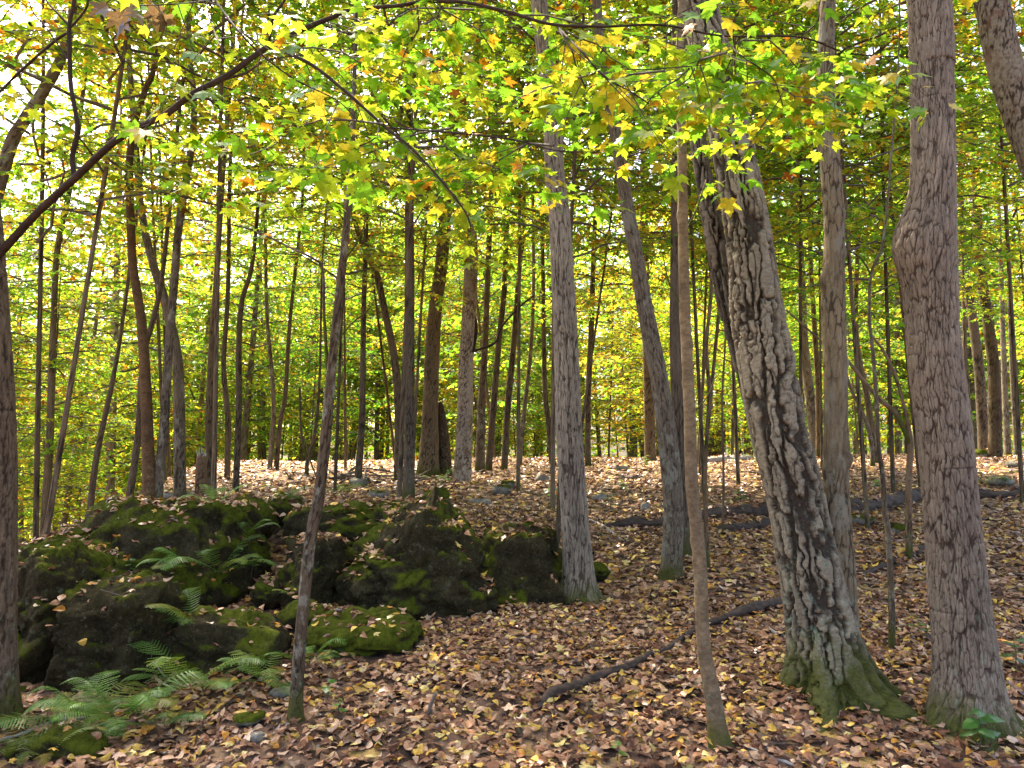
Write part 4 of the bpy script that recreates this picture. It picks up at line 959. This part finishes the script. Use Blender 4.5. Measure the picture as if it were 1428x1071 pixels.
for j in range(9):                                       # a bunch of shrivelled brown leaves
    x = 150 + 11 * j; o = at(x, 10 + 8 * (j % 3), float(limb_depth(x)) - .3)
    cands.append((17, o, np.array([rng.normal(0, .6), rng.normal(-.3, .5), -.4]), np.array([rng.normal(0, .8), rng.normal(0, .8), .6]), 0.085, np.array([.10, .065, .04]) * rng.uniform(.7, 1.4)))
for k, g in twig_geo.items():
    link('twig', g.mesh('twig', WOOD), limb_objs[k], kind='stuff')
order = sorted(range(len(cands)), key=lambda i: -cands[i][4] / cands[i][1][1])
rest = {}
for r, ci in enumerate(order):
    k, o, d, n, s, c = cands[ci]
    if r < 300:
        lf = link('leaf', leaf_meshes[r % 3], limb_objs[k])
        lf.matrix_local = frame_m(o - lb, d, n, s)
        lf.color = (*c, 1)
    else:
        rest.setdefault(k, Leaves()).add(o - lb, d, n, s, c)
# layered leafy sprays that grow out of the arching limb
WS, LS = Geo(), Leaves()
for j in range(24):
    line = limb_lines[(0, 0, 0, 7, 8, 11, 12, 14, 0, 10)[j % 10]]
    p = line[int(len(line) * rng.uniform(0.45 if j % 10 in (0, 1, 2, 8) else 0.1, 1.0)) - 1]
    limb(rng, WS, LS, p - lb, rng.uniform(-1.35, 1.35), rng.uniform(0.5, 1.25), rng.uniform(.05, .5), rng.uniform(.2, .45), 0.060, pal(rng, (0.46, 0.38, 0.135, 0.02, 0.005)), 0.004, gap=0.11)
SV, SF, SC = LS.build(MAPLE[0])
link('spray_wood', WS.mesh('spray_wood', WOOD), limb_objs[0], kind='stuff')
link('foliage', mesh_np('spray_leaves', SV, [SF], [LEAF], None, {'col': ('FLOAT_COLOR', SC)}, smooth=False), limb_objs[0], kind='stuff')
for k, Lv in rest.items():
    V, Fa, CC = Lv.build(MAPLE[k % 3])
    fo = link('foliage', mesh_np('foliage', V, [Fa], [LEAF], None, {'col': ('FLOAT_COLOR', CC)}, smooth=False), limb_objs[k], kind='stuff')

# ------------------------------------------------------------------ understory and background trees
def simple_trunk(name, seed, h, r, kind):
    rg = np.random.default_rng(seed)
    z = np.array([-0.15, 0.0, h * .25, h * .5, h * .75, h])
    P = np.stack([np.cumsum(rg.normal(0, 0.02 * h / 6, 6)), np.cumsum(rg.normal(0, 0.02 * h / 6, 6)), z], 1); P[0, :2] = P[1, :2] = 0
    P[1:, :2] *= np.linspace(0, 1, 5)[:, None] ** 0.7 * 0.8
    return trunk_mesh(name, P, r * np.array([1.1, 1.05, .9, .75, .5, .15]), kind, 12, 0.12, seed, (0.2, 0.15))[0]
TK_MID = [simple_trunk('mid_trunk', 1100 + i, 8.4, 0.025, 'dark') for i in range(3)]
TK_LOW = [simple_trunk('low_trunk', 1110 + i, 6.4, 0.035, 'dark') for i in range(3)]
TK_FAR = [simple_trunk('far_trunk', 1120 + i, 15, 0.13, 'grey') for i in range(2)]

rp = random.Random(21)
placed = list(TRACED_XY)
REFS = [(n, at(p, 600, 10)[0], 10.0) for n, p in (('big dark tree with the arching limb', 10), ('mossy side of the outcrop', 130), ('forked pair of trunks', 213), ('broken white-topped stump', 285), ('leafy crest of the outcrop', 360),
        ('thin bent sapling', 455), ('brush heap', 510), ('very dark slim straight trunk', 571), ('stout dark mottled trunk', 602), ('vine-wrapped dead trunk', 650), ('row of slim dark trunks', 710),
        ('pale grey ridged trunk', 793), ('steeply leaning thin trunk', 870), ('leaning dark-furrowed trunk', 925), ('tan pole-like sapling', 962), ('leaning three-stemmed tree', 1075), ('upright mossy stem', 1166), ('slim grey sapling', 1222),
        ('thick bulging trunk', 1310), ('straight black trunk', 1386), ('pale rough leaning trunk', 1440))]
def spot(d0, d1, a0, a1, sep):
    for _ in range(60):
        d = math.sqrt(rp.uniform(d0 * d0, d1 * d1)); a = math.radians(rp.uniform(a0, a1))
        x, y = d * math.tan(a), d
        if all((x - q[0]) ** 2 + (y - q[1]) ** 2 > sep * sep for q in placed):
            placed.append((x, y)); return x, y
    return None
def grove(n, d0, d1, a0, a1, sep, name, lead, group, trunks, crowns, smin, smax, cs=(1, 1)):
    for i in range(n):
        q = spot(d0, d1, a0, a1, sep)
        if not q: continue
        x, y = q; s = rp.uniform(smin, smax)
        tn = tint()
        cw = 'green' if tn[0] < .9 else 'lime' if tn[0] < 1.03 else 'yellow'
        ref = min(REFS, key=lambda q: abs(q[1] / q[2] - x / y))[0]
        label = f'{lead} with {cw} leaves behind the {ref}'
        r = thing(name, label, 'tree' if name != 'sapling' else 'sapling', (x, y, ground_z(x, y)), group)
        r.rotation_euler = (rp.gauss(0, .055), rp.gauss(0, .055), rp.uniform(0, 6.28)); r.scale = (s, s, s)
        t = link('trunk', rp.choice(trunks), r)
        g = rp.uniform(.7, 1.6); t.color = (g, g * .95, g * .86, 1)
        c = link('crown', rp.choice(crowns), r); c.color = tn; c.rotation_euler[2] = rp.uniform(0, 6.28)
        c.scale = (cs[0], cs[0], cs[1])
grove(6, 7.5, 13.0, -38, -20, 0.9, 'understory_tree', 'slender understory tree', 'understory trees between the taller trunks', TK_MID, CR_MID, 0.9, 1.25)
grove(31, 7.5, 15.5, -38, 38, 1.1, 'understory_tree', 'slender understory tree', 'understory trees between the taller trunks', TK_MID, CR_MID, 0.9, 1.25)
grove(54, 18.5, 34.0, -40, 40, 1.6, 'bushy_sapling', 'low sunlit bushy sapling', 'leafy saplings beyond the crest', TK_LOW, CR_LOW, 0.8, 1.3)
grove(52, 29.0, 48.0, -40, 40, 2.0, 'background_tree', 'tall distant leafy tree', 'tall trees far beyond the crest', TK_FAR, CR_FAR, 0.8, 1.15)

grove(12, 23.0, 34.0, -41, -10, 1.5, 'background_tree', 'tall distant leafy tree', 'tall trees far beyond the crest', TK_FAR, CR_FAR, 0.8, 1.1)

# far wood that reads as one mass
rng = np.random.default_rng(9)
Lv = Leaves(); Wd = Geo()
for i in range(420):
    d = rng.uniform(44, 80); a = math.radians(rng.uniform(-44, 44)); x, y = d * math.tan(a), d
    g = ground_z(x, y); h = rng.uniform(13, 25)
    if rng.random() < .5: Wd.tube(np.array([[x, y, g - .2], [x + rng.normal(0, .3), y, g + h * .5], [x + rng.normal(0, .6), y, g + h]]), [.16, .12, .03], 5)
    wl = pal(rng, MIXY if rng.random() < .6 else MIXG)
    for c in range(26):
        cx, cy, cz = x + rng.normal(0, 1.9), y + rng.normal(0, 1.9), g + h * rng.uniform(0.08, 1.0)
        for e in range(11):
            Lv.add(np.array([cx, cy, cz]) + rng.normal(0, 1, 3) * [.6, .6, .22], rng.normal(0, 1, 3) * [1, 1, .5], np.array([rng.normal(0, .5), rng.normal(0, .5), 1]), rng.uniform(.3, .5), leaf_col(rng, wl))
V, a, b = Wd.arrays(); LV, LF, LC = Lv.build(KITE); n = len(V)
link('far_woodland', mesh_np('far_woodland', np.concatenate([V, LV]), [a, b, LF + n], [WOOD, LEAF], np.concatenate([np.zeros(len(a) + len(b)), np.ones(len(LF))]),
     {'col': ('FLOAT_COLOR', np.concatenate([np.ones((n, 4)), LC]))}, smooth=False), None, 'hazy mass of sunlit yellow-green woodland beyond the hill', 'woodland', kind='stuff')

# ------------------------------------------------------------------ logs, sticks, vine, heap
def ground_stick(name, label, pts, matl, cat='fallen branch', lift=0.4, na=14, seed=0, group=None, parts=()):
    hp = [hit(x, y) for x, y, w in pts]
    W = np.array([w * .78 / 2 * h[1] / F for (x, y, w), h in zip(pts, hp)])
    P = np.array(hp); P[:, 2] += W * lift
    b = P[len(P) // 2].copy()
    rg = np.random.default_rng(seed)
    Q, R, s = spline(P - b, W, max(0.012, float(W.min())))
    G = Geo()
    T, A, B = frames(Q); th = np.arange(na) * 2 * math.pi / na
    C = np.stack([np.cos(th)[None] * R[:, None], np.sin(th)[None] * R[:, None], np.broadcast_to(s[:, None], (len(s), na))], -1)
    rr = R[:, None] * (1 + 0.75 * fbm(C * np.array([26, 26, 7]) / max(0.4, R.mean() / 0.06), 5, seed, 0.62) + 0.25 * fbm(np.stack([s * 3, s * 0, s * 0], -1), 3, seed + 3)[:, None]); rr[0] *= .5; rr[-1] *= .4
    V = Q[:, None] + rr[..., None] * (np.cos(th)[None, :, None] * A[:, None] + np.sin(th)[None, :, None] * B[:, None])
    m = len(Q); i = np.arange(m - 1)[:, None] * na; j = np.arange(na)[None]; k = (j + 1) % na
    q4 = np.stack([i + j, i + k, i + na + k, i + na + j], -1).reshape(-1, 4)
    V = np.concatenate([V.reshape(-1, 3), Q[:1], Q[-1:]]); e0, e1 = m * na, m * na + 1
    caps = np.array([[(a + 1) % na, a, e0] for a in range(na)] + [[(m - 1) * na + a, (m - 1) * na + (a + 1) % na, e1] for a in range(na)])
    o = link(name, mesh_np(name, V, [caps, q4], [matl]), None, label, cat, group)
    o.location = b
    if R.mean() > 0.025: LOGS.append((V + b, np.concatenate([caps, q4[:, [0, 1, 2]], q4[:, [0, 2, 3]]])))
    return o
LOGS = []
ground_stick('rotten_log', 'long dark rotten log lying behind the tan pole-like sapling', [(846, 735, 10), (880, 733, 16), (930, 731, 17), (985, 722, 20), (1040, 718, 24), (1090, 717, 24), (1150, 716, 22), (1215, 710, 24), (1262, 702, 26), (1300, 694, 24)], ROT, 'log', 0.55, 20, 1)
ground_stick('rotten_log', 'crumbled slab of rotten wood under the long dark log', [(1000, 738, 10), (1035, 738, 16), (1080, 730, 16), (1110, 728, 10)], ROT, 'log', 0.3, 16, 2)
ground_stick('rotten_log', 'dark fallen log on the slope right of the thick bulging trunk', [(1345, 694, 22), (1380, 694, 18), (1410, 693, 14), (1450, 690, 14)], ROT, 'log', 0.5, 16, 3)
ground_stick('fallen_branch', 'dark bent fallen branch half buried in leaves', [(744, 993, 8), (770, 975, 17), (795, 966, 15), (820, 955, 12), (850, 945, 13), (880, 934, 14), (900, 922, 10), (930, 908, 8), (955, 892, 9), (980, 878, 11), (1010, 868, 13), (1040, 858, 16), (1070, 850, 14), (1100, 842, 13)], ROT, 'fallen branch', 1.1, 14, 4)
ground_stick('fallen_branch', 'short dark log propped near the two slim saplings', [(1198, 805, 6), (1215, 798, 9), (1240, 787, 12), (1268, 777, 16), (1296, 764, 17)], ROT, 'fallen branch', 0.5, 14, 5)
ground_stick('fallen_branch', 'dark short log lying on the crest', [(845, 669, 4), (868, 669, 7), (893, 668, 9)], STICK, 'fallen branch', 0.5, 12, 6)
ground_stick('fallen_branch', 'bleached stick near the foot of the thick bulging trunk', [(1036, 1040, 5), (1060, 1052, 6), (1085, 1062, 6), (1110, 1072, 5)], PALEWOOD, 'fallen branch', 0.8, 10, 7)
ground_stick('fallen_branch', 'pale split stick lying behind the dark log', [(822, 726, 4), (840, 735, 6), (858, 748, 5), (870, 756, 4)], PALEWOOD, 'fallen branch', 0.6, 10, 8)
ground_stick('fallen_branch', 'thin grey stick beside the pale split stick', [(820, 735, 3), (842, 749, 4), (862, 758, 3)], STICK, 'fallen branch', 0.6, 8, 9)
ground_stick('fallen_branch', 'short stick sloping against the leaning tree foot', [(1064, 872, 4), (1080, 884, 5), (1098, 892, 4)], PALEWOOD, 'fallen branch', 0.8, 8, 10)
ground_stick('fallen_branch', 'thin twig crossing the leaves before the largest boulder', [(790, 880, 3), (820, 868, 4), (845, 855, 3)], STICK, 'fallen branch', 0.9, 8, 11)
ground_stick('fallen_branch', 'thin mossy stick in leaves left of the dark bent branch', [(700, 898, 4), (725, 893, 5), (742, 888, 4)], STICK, 'fallen branch', 0.6, 8, 12)
ground_stick('fallen_branch', 'long thin dead stick laid over the log-shaped mossy rock', [(0, 1046, 5), (40, 1035, 6), (80, 1022, 6), (120, 1016, 5)], PALEWOOD, 'fallen branch', 6.0, 8, 13)
ground_stick('fallen_branch', 'dark stick lying near the photograph front among yellow leaves', [(680, 1020, 4), (720, 1028, 5), (760, 1040, 4), (800, 1044, 3)], ROT, 'fallen branch', 0.7, 8, 14)
ground_stick('fallen_branch', 'short stick beside the tan sapling foot', [(1010, 945, 3), (985, 952, 4), (950, 948, 4), (935, 945, 3)], STICK, 'fallen branch', 0.7, 8, 15)
for i, (pts, lab) in enumerate([([(976, 646, 9), (1000, 644, 12), (1020, 643, 12), (1048, 641, 9)], 'pale bleached log on the crest left of the leaning tree'),
                                ([(1180, 636, 10), (1205, 634, 11), (1235, 634, 11), (1268, 632, 10)], 'pale bleached log on the crest right of the upright mossy stem')]):
    ground_stick('bleached_log', lab, pts, PALEWOOD, 'log', 0.6, 12, 30 + i)
# brush heap: each stick a piece of the heap
hb = hit(515, 672)
heap = thing('brush_heap', 'dark tangled heap of dead sticks on the crest', 'brush heap', hb)
rg = np.random.default_rng(5)
for k in range(34):
    c = np.array([rg.normal(0, .42), rg.normal(0, .25), abs(rg.normal(0.04, .08))]); a = rg.uniform(0, 3.14); e = rg.normal(0, .25)
    d = np.array([math.cos(a) * math.cos(e), .5 * math.sin(a), math.sin(e)]) * rg.uniform(.15, .4)
    g = Geo(); r = rg.uniform(.008, .028)
    g.tube(np.array([c - d, c + [0, 0, .02], c + d]), [r, r * .9, r * .4], 6)
    link('stick', g.mesh('stick', STICK if k % 3 else ROT), heap)
# broken stump with white torn top
sb = at(281, 684, 10.0); sb[2] = ground_z(sb[0], sb[1])
stump = thing('broken_stump', 'broken stump with torn whitish top beyond the outcrop crest', 'stump', sb)
P, R = px_pts([(279, 690, 15), (280, 660, 14), (281, 640, 13), (283, 634, 8)], 10.0); P[0] = sb - [0, 0, .1]
me, *_ = trunk_mesh('stump', P - sb, R, 'pale', 24, 0.03, 777, (0.2, .1)); so = link('trunk', me, stump); so.color = (.5, .4, .33, 1)
g = Geo()
for k in range(7):
    a = k * .9; q = P[-2] - sb + np.array([math.cos(a) * .04, math.sin(a) * .04, -.05]); g.tube(np.array([q, q + [0, 0, .08], q + [math.cos(a) * .03, 0, .12 + .05 * (k % 3)]]), [.022, .016, .003], 5)
link('torn_top', g.mesh('torn_top', PALEWOOD), stump)
# bare twigs
for k, (pts, d, lab) in enumerate([([(230, 944, 2.4), (216, 926, 2.4), (206, 919, 2.2), (194, 918, 2.0), (186, 911, 1.6), (180, 904, 1.0)], 3.7, 'bleached forked dead twig leaning out from the dark rock face'),
                                   ([(211, 918, 1.5), (211, 890, 1.3), (208, 866, 1.2), (204, 848, 1.1), (186, 842, 1.0), (172, 832, .9), (140, 822, .8)], 3.72, 'thin hanging grey twig in front of the dark rock face'),
                                   ([(596, 1000, 5), (600, 985, 5), (608, 966, 4)], None, 'short upright dark stub poking from the leaves')]):
    if d is None:
        b0 = hit(pts[0][0], pts[0][1]); d = b0[1]
    P, R = px_pts(pts, pick(pts[0][0], pts[0][1])[1] - .01, -0.01); b0 = P[0].copy()
    g = Geo(); Q, RR, s = spline(P - b0, R, 0.02); g.tube(Q, RR, 6)
    o = link('dead_twig', g.mesh('dead_twig', PALEWOOD if k == 0 else STICK), None, lab, 'twig'); o.location = b0

# ------------------------------------------------------------------ ferns
def frond_mesh(seed, Ln=0.5, arch=0.5, pairs=22):
    rg = np.random.default_rng(seed); G = Geo()
    t = np.linspace(0, 1, 14)
    P = np.stack([Ln * np.sin(t * 1.15) / np.sin(1.15) * 0.92, 0.02 * np.sin(t * 3 + seed), Ln * arch * (np.sin(t * 2.3) * 0.75 - 0.15 * t)], 1)
    G.tube(P, 0.0022 * (1 - .8 * t), 4)
    for i in range(pairs):
        u = 0.16 + 0.82 * i / (pairs - 1)
        p = np.array([np.interp(u, t, P[:, k]) for k in range(3)]); q = np.array([np.interp(min(u + .03, 1), t, P[:, k]) for k in range(3)]) - p
        q /= np.linalg.norm(q) + 1e-9
        pl = Ln * 0.215 * (math.sin(math.pi * min(1, (u - .05)) ** 0.75) ** 0.8 + .06) * rg.uniform(.88, 1.08)
        for sg in (-1, 1):
            d = np.array([0, sg, 0]) * 0.88 + q * 0.42; d[2] -= rg.uniform(.08, .28); d /= np.linalg.norm(d)
            up = np.cross(q, d) * sg; up /= np.linalg.norm(up); sd = np.cross(up, d)
            nl = 7
            for e in range(nl):                                  # lobed pinna: paired leaflets shrinking to the tip
                f = e / nl; w = Ln * 0.0125 * (1 - f * .82) + .0015; c = p + d * pl * f; step = pl / nl * 1.25
                V = np.array([c, c + sd * w + d * step * .75, c + d * step * 1.15 - up * .002, c - sd * w + d * step * .75])
                G.add(V, np.array([[0, 1, 2], [0, 2, 3]]))
    V, a, b = G.arrays()
    return mesh_np('frond', V, [a, b], [FERN], None, {'col': ('FLOAT_COLOR', np.ones((len(V), 4)))}, smooth=False)
FRONDS = [frond_mesh(3, .5, .45, 21), frond_mesh(5, .46, .62, 19), frond_mesh(8, .54, .32, 23)]
rf_ = random.Random(12)
def fern(px, py, n, scale, label, az=(0, 360), col=(.125, .24, .05), d=None):
    b = pick(px, py)
    b[2] += 0.01
    r = thing('fern', label, 'fern', b)
    for i in range(n):
        f = link('frond', FRONDS[rf_.randrange(3)], r)
        a = math.radians(az[0] + (az[1] - az[0]) * (i + rf_.uniform(.1, .9)) / n)
        f.rotation_euler = (rf_.uniform(-.25, .25), rf_.uniform(-.35, .15), a)
        s = scale * (.85 if b[1] < 5 else .92) * rf_.uniform(.65, 1.2); f.scale = (s, s * rf_.uniform(.75, 1.1), s * rf_.uniform(.5, 1.3))
        g = rf_.uniform(.75, 1.35); br = max(0, rf_.gauss(-.2, .5))
        f.color = (col[0] * g * (1 + 1.2 * br), col[1] * g * (1 + .15 * br), col[2] * g, 1)
fern(165, 1015, 17, .95, 'widest green fern clump at the foot of the dark rock face', (150, 400))
fern(120, 1010, 8, .8, 'fern fronds arching left of the widest fern clump', (60, 260))
fern(215, 1018, 6, .62, 'small bright fern at the edge of the widest fern clump', (140, 400), col=(.06, .17, .035))
fern(262, 965, 9, .9, 'spreading fern in front of the low rounded dark rock', (150, 380), d=3.72)
fern(370, 955, 9, .85, 'large fern beside the thin bent sapling', (90, 330), col=(.115, .225, .045))
fern(432, 930, 6, .62, 'fern fronds hanging behind the thin bent sapling', (200, 400))
fern(480, 922, 5, .5, 'pale fern below the flat bright green mossy rock', (0, 360), col=(.085, .17, .06))
fern(305, 800, 10, .95, 'large fern on the leafy bank above the rocks', (0, 360), d=5.25)
fern(262, 792, 6, .75, 'fern fronds pointing left on the rock shelf', (120, 260), d=5.1)
fern(268, 872, 6, .68, 'fern rooted in the cleft of the dark rocks', (110, 290), d=4.12)
fern(20, 1045, 6, .7, 'yellowing fern beside the big dark trunk', (0, 360), col=(.10, .15, .035))
fern(60, 1062, 5, .6, 'yellow-green fern before the log-shaped mossy rock', (0, 360), col=(.11, .16, .03))
fern(345, 745, 5, .55, 'dark small fern beneath the mossy knob', (120, 420), d=6.05)
fern(400, 700, 5, .6, 'fern tuft beside the small dark mossy rock', (0, 360), d=6.8)
fern(300, 705, 4, .6, 'fern sprouting on the outcrop crest', (0, 360), d=6.4)
fern(480, 690, 5, .7, 'fern in front of the brush heap', (0, 360), d=8.0)
fern(615, 674, 5, .8, 'fern at the foot of the pale dead trunk', (0, 360))
fern(1384, 676, 7, 1.0, 'pale fern below the straight black trunk', (0, 360), col=(.10, .16, .08))
fern(1062, 648, 6, 1.0, 'fern near the bleached log left of the leaning tree', (0, 360), col=(.09, .16, .06))
fern(412, 835, 4, .32, 'tiny fern between the small mossy stones', (0, 360), d=5.0)
# broad-leaved seedlings
def seedling(px, py, n, size, label, col, d=None):
    b = pick(px, py)
    r = thing('seedling', label, 'seedling', b)
    g = Geo(); g.tube(np.array([[0, 0, -.03], [.01, 0, .06], [.005, .01, .14]]) * (size / .06), [.003, .0025, .001], 5)
    link('stem', g.mesh('stem', WOOD), r)
    V0, F0 = OVAL[0]
    for i in range(n):
        a = i * 2.4; lf = link('leaf', SEEDLEAF, r)
        o = np.array([0.005, 0, (0.05 + .09 * i / n) * size / .06])
        lf.matrix_local = frame_m(o, (math.cos(a), math.sin(a), rf_.uniform(-.4, .3)), (rf_.uniform(-.3, .3), rf_.uniform(-.5, .1), 1), size * rf_.uniform(.8, 1.3))
        lf.color = (*col, 1)
SEEDLEAF = mesh_np('seed_leaf', OVAL[0][0], [OVAL[0][1]], [LEAF], None, {'col': ('FLOAT_COLOR', np.ones((len(OVAL[0][0]), 4)))}, smooth=False)
for px, py, n, s, lab, col, d in [
    (1365, 1048, 8, .085, 'broad-leaved green seedling at the foot of the thick bulging trunk', (.10, .25, .06), None),
    (1415, 935, 6, .08, 'green seedling right of the thick bulging trunk', (.07, .17, .05), None),
    (1280, 892, 5, .07, 'pale green seedling between the leaning tree and bulging trunk', (.14, .24, .06), None),
    (470, 1000, 4, .04, 'tiny bright green seedling near the bent sapling', (.10, .30, .03), None),
    (768, 700, 7, .10, 'green seedling left of the pale grey trunk', (.08, .2, .06), None),
    (850, 712, 6, .09, 'green seedling right of the pale grey trunk', (.12, .24, .05), None),
    (868, 690, 8, .10, 'bushy green seedling on the slope below the crest', (.12, .25, .04), None),
    (1032, 702, 7, .09, 'dark green seedling behind the long dark rotten log', (.05, .16, .03), None),
    (1225, 688, 7, .10, 'pale green seedling behind the slim grey sapling', (.12, .25, .09), None),
    (900, 655, 9, .12, 'yellow-green seedling on the crest', (.28, .36, .05), None),
    (455, 980, 4, .05, 'small green seedling beside the bent sapling foot', (.10, .28, .05), None),
    (860, 1062, 3, .045, 'little green seedling among front leaves', (.15, .3, .05), None),
    (350, 800, 6, .07, 'pale seedling under the large bank fern', (.18, .28, .08), 5.2),
    (330, 790, 6, .07, 'green seedling beside the large bank fern', (.12, .24, .06), 5.3),
    (180, 800, 6, .05, 'small green sprig on the rock shelf', (.09, .2, .04), 5.0)]:
    seedling(px, py, n, s, lab, col, d)

# ------------------------------------------------------------------ leaf litter
rng = np.random.default_rng(31)
for P_, F_ in LOGS:
    rv, rf = np.concatenate([rv, P_]), np.concatenate([rf, F_ + len(rv)])
ROCK_BVH = BVHTree.FromPolygons([tuple(p) for p in rv], [tuple(f) for f in rf.tolist()])
LIT = [((.40, .232, .140), .26), ((.27, .135, .080), .25), ((.12, .056, .036), .18), ((.52, .36, .25), .10), ((.62, .41, .09), .09), ((.50, .24, .05), .05), ((.64, .52, .20), .04), ((.045, .028, .022), .03)]
lp = np.array([w for _, w in LIT]); lp /= lp.sum(); lcol = [np.array(c) for c, _ in LIT]
def in_view(x, y): return abs(x) < 0.74 * y + 0.6
buckets = [Leaves() for _ in range(6)]
TPL = [OVAL[0], OVAL[1], OVAL[2], OVAL[3], MAPLE[0], MAPLE[1]]
singles = []
def scatter(n, y0, y1, smin, smax, lift):
    ys = np.sqrt(rng.uniform(y0 * y0, y1 * y1, n)); xs = rng.uniform(-1, 1, n) * (0.74 * ys + 0.8)
    gz = height_np(xs, ys)
    e = 0.05; nx_ = -(height_np(xs + e, ys) - gz) / e; ny_ = -(height_np(xs, ys + e) - gz) / e
    for i in range(n):
        x, y, z = xs[i], ys[i], gz[i]
        nr = np.array([nx_[i], ny_[i], 1.0]); nl = np.linalg.norm(nr)
        if 3 < y < 17:
            r = ROCK_BVH.ray_cast(Vector((x, y, 6)), Vector((0, 0, -1)))
            if r[0] is not None and r[0].z > z + 0.01:
                nz = r[1].z
                if nz < 0.62 or rng.random() > (1.0 if y > 5.2 else 0.2) * sstep(.6, .92, nz): continue
                z = r[0].z; nr = np.array(r[1][:])
        nr = nr / np.linalg.norm(nr) + np.array([rng.normal(0, .36), rng.normal(0, .36), 0])
        a = rng.uniform(0, 6.28); s = rng.uniform(smin, smax)
        d = np.array([math.cos(a), math.sin(a), rng.normal(0, .15)])
        c = lcol[rng.choice(len(lcol), p=lp)] * rng.uniform(.75, 1.2)
        k = rng.choice(6, p=(.3, .2, .17, .15, .1, .08))
        o = np.array([x, y, z + 0.006 + abs(rng.normal(0, lift))])
        singles.append((y, k, o, d, nr, s, c))
scatter(26000, 2.6, 5.6, 0.030, 0.066, 0.012)
scatter(21000, 5.6, 9.5, 0.04, 0.085, 0.013)
scatter(25000, 9.5, 19.0, 0.05, 0.11, 0.016)
singles.sort(key=lambda t: t[0])
lit_me = [mesh_np('fallen_leaf', t[0], [t[1]], [LITTER], None, {'col': ('FLOAT_COLOR', np.ones((len(t[0]), 4)))}, smooth=False) for t in TPL]
def leaf_word(c):
    if c[0] > .44 and c[1] / c[0] > .6: return 'yellow'
    if c[0] > .36 and c[2] / c[0] < .35: return 'orange'
    if c[0] > .24: return 'tan'
    return 'dark brown'
cnt = 0
for y, k, o, d, n, s, c in singles:
    vis = abs(o[0]) < 0.66 * y and y > 2.95
    if cnt < 300 and vis and s > 0.052:
        w = leaf_word(c); shp = 'lobed' if k >= 4 else 'oval'
        lf = link('fallen_leaf', lit_me[k], None, f'{w} {shp} fallen leaf lying on the front leaf litter', 'leaf', f'{w} {shp} fallen leaves on the ground')
        lf.matrix_world = frame_m(o, d, n, s); lf.color = (*c, 1); cnt += 1
    else:
        buckets[k].add(o, d, n, s, c)
Vs, Fs, Cs, n0 = [], [], [], 0
for k, B in enumerate(buckets):
    V, Fa, CC = B.build(TPL[k]); Vs.append(V); Fs.append(Fa + n0); Cs.append(CC); n0 += len(V)
link('leaf_litter', mesh_np('leaf_litter', np.concatenate(Vs), [np.concatenate(Fs)], [LITTER], None, {'col': ('FLOAT_COLOR', np.concatenate(Cs))}, smooth=False),
     None, 'thick carpet of tan, brown and yellow fallen leaves', 'leaf litter', kind='stuff')
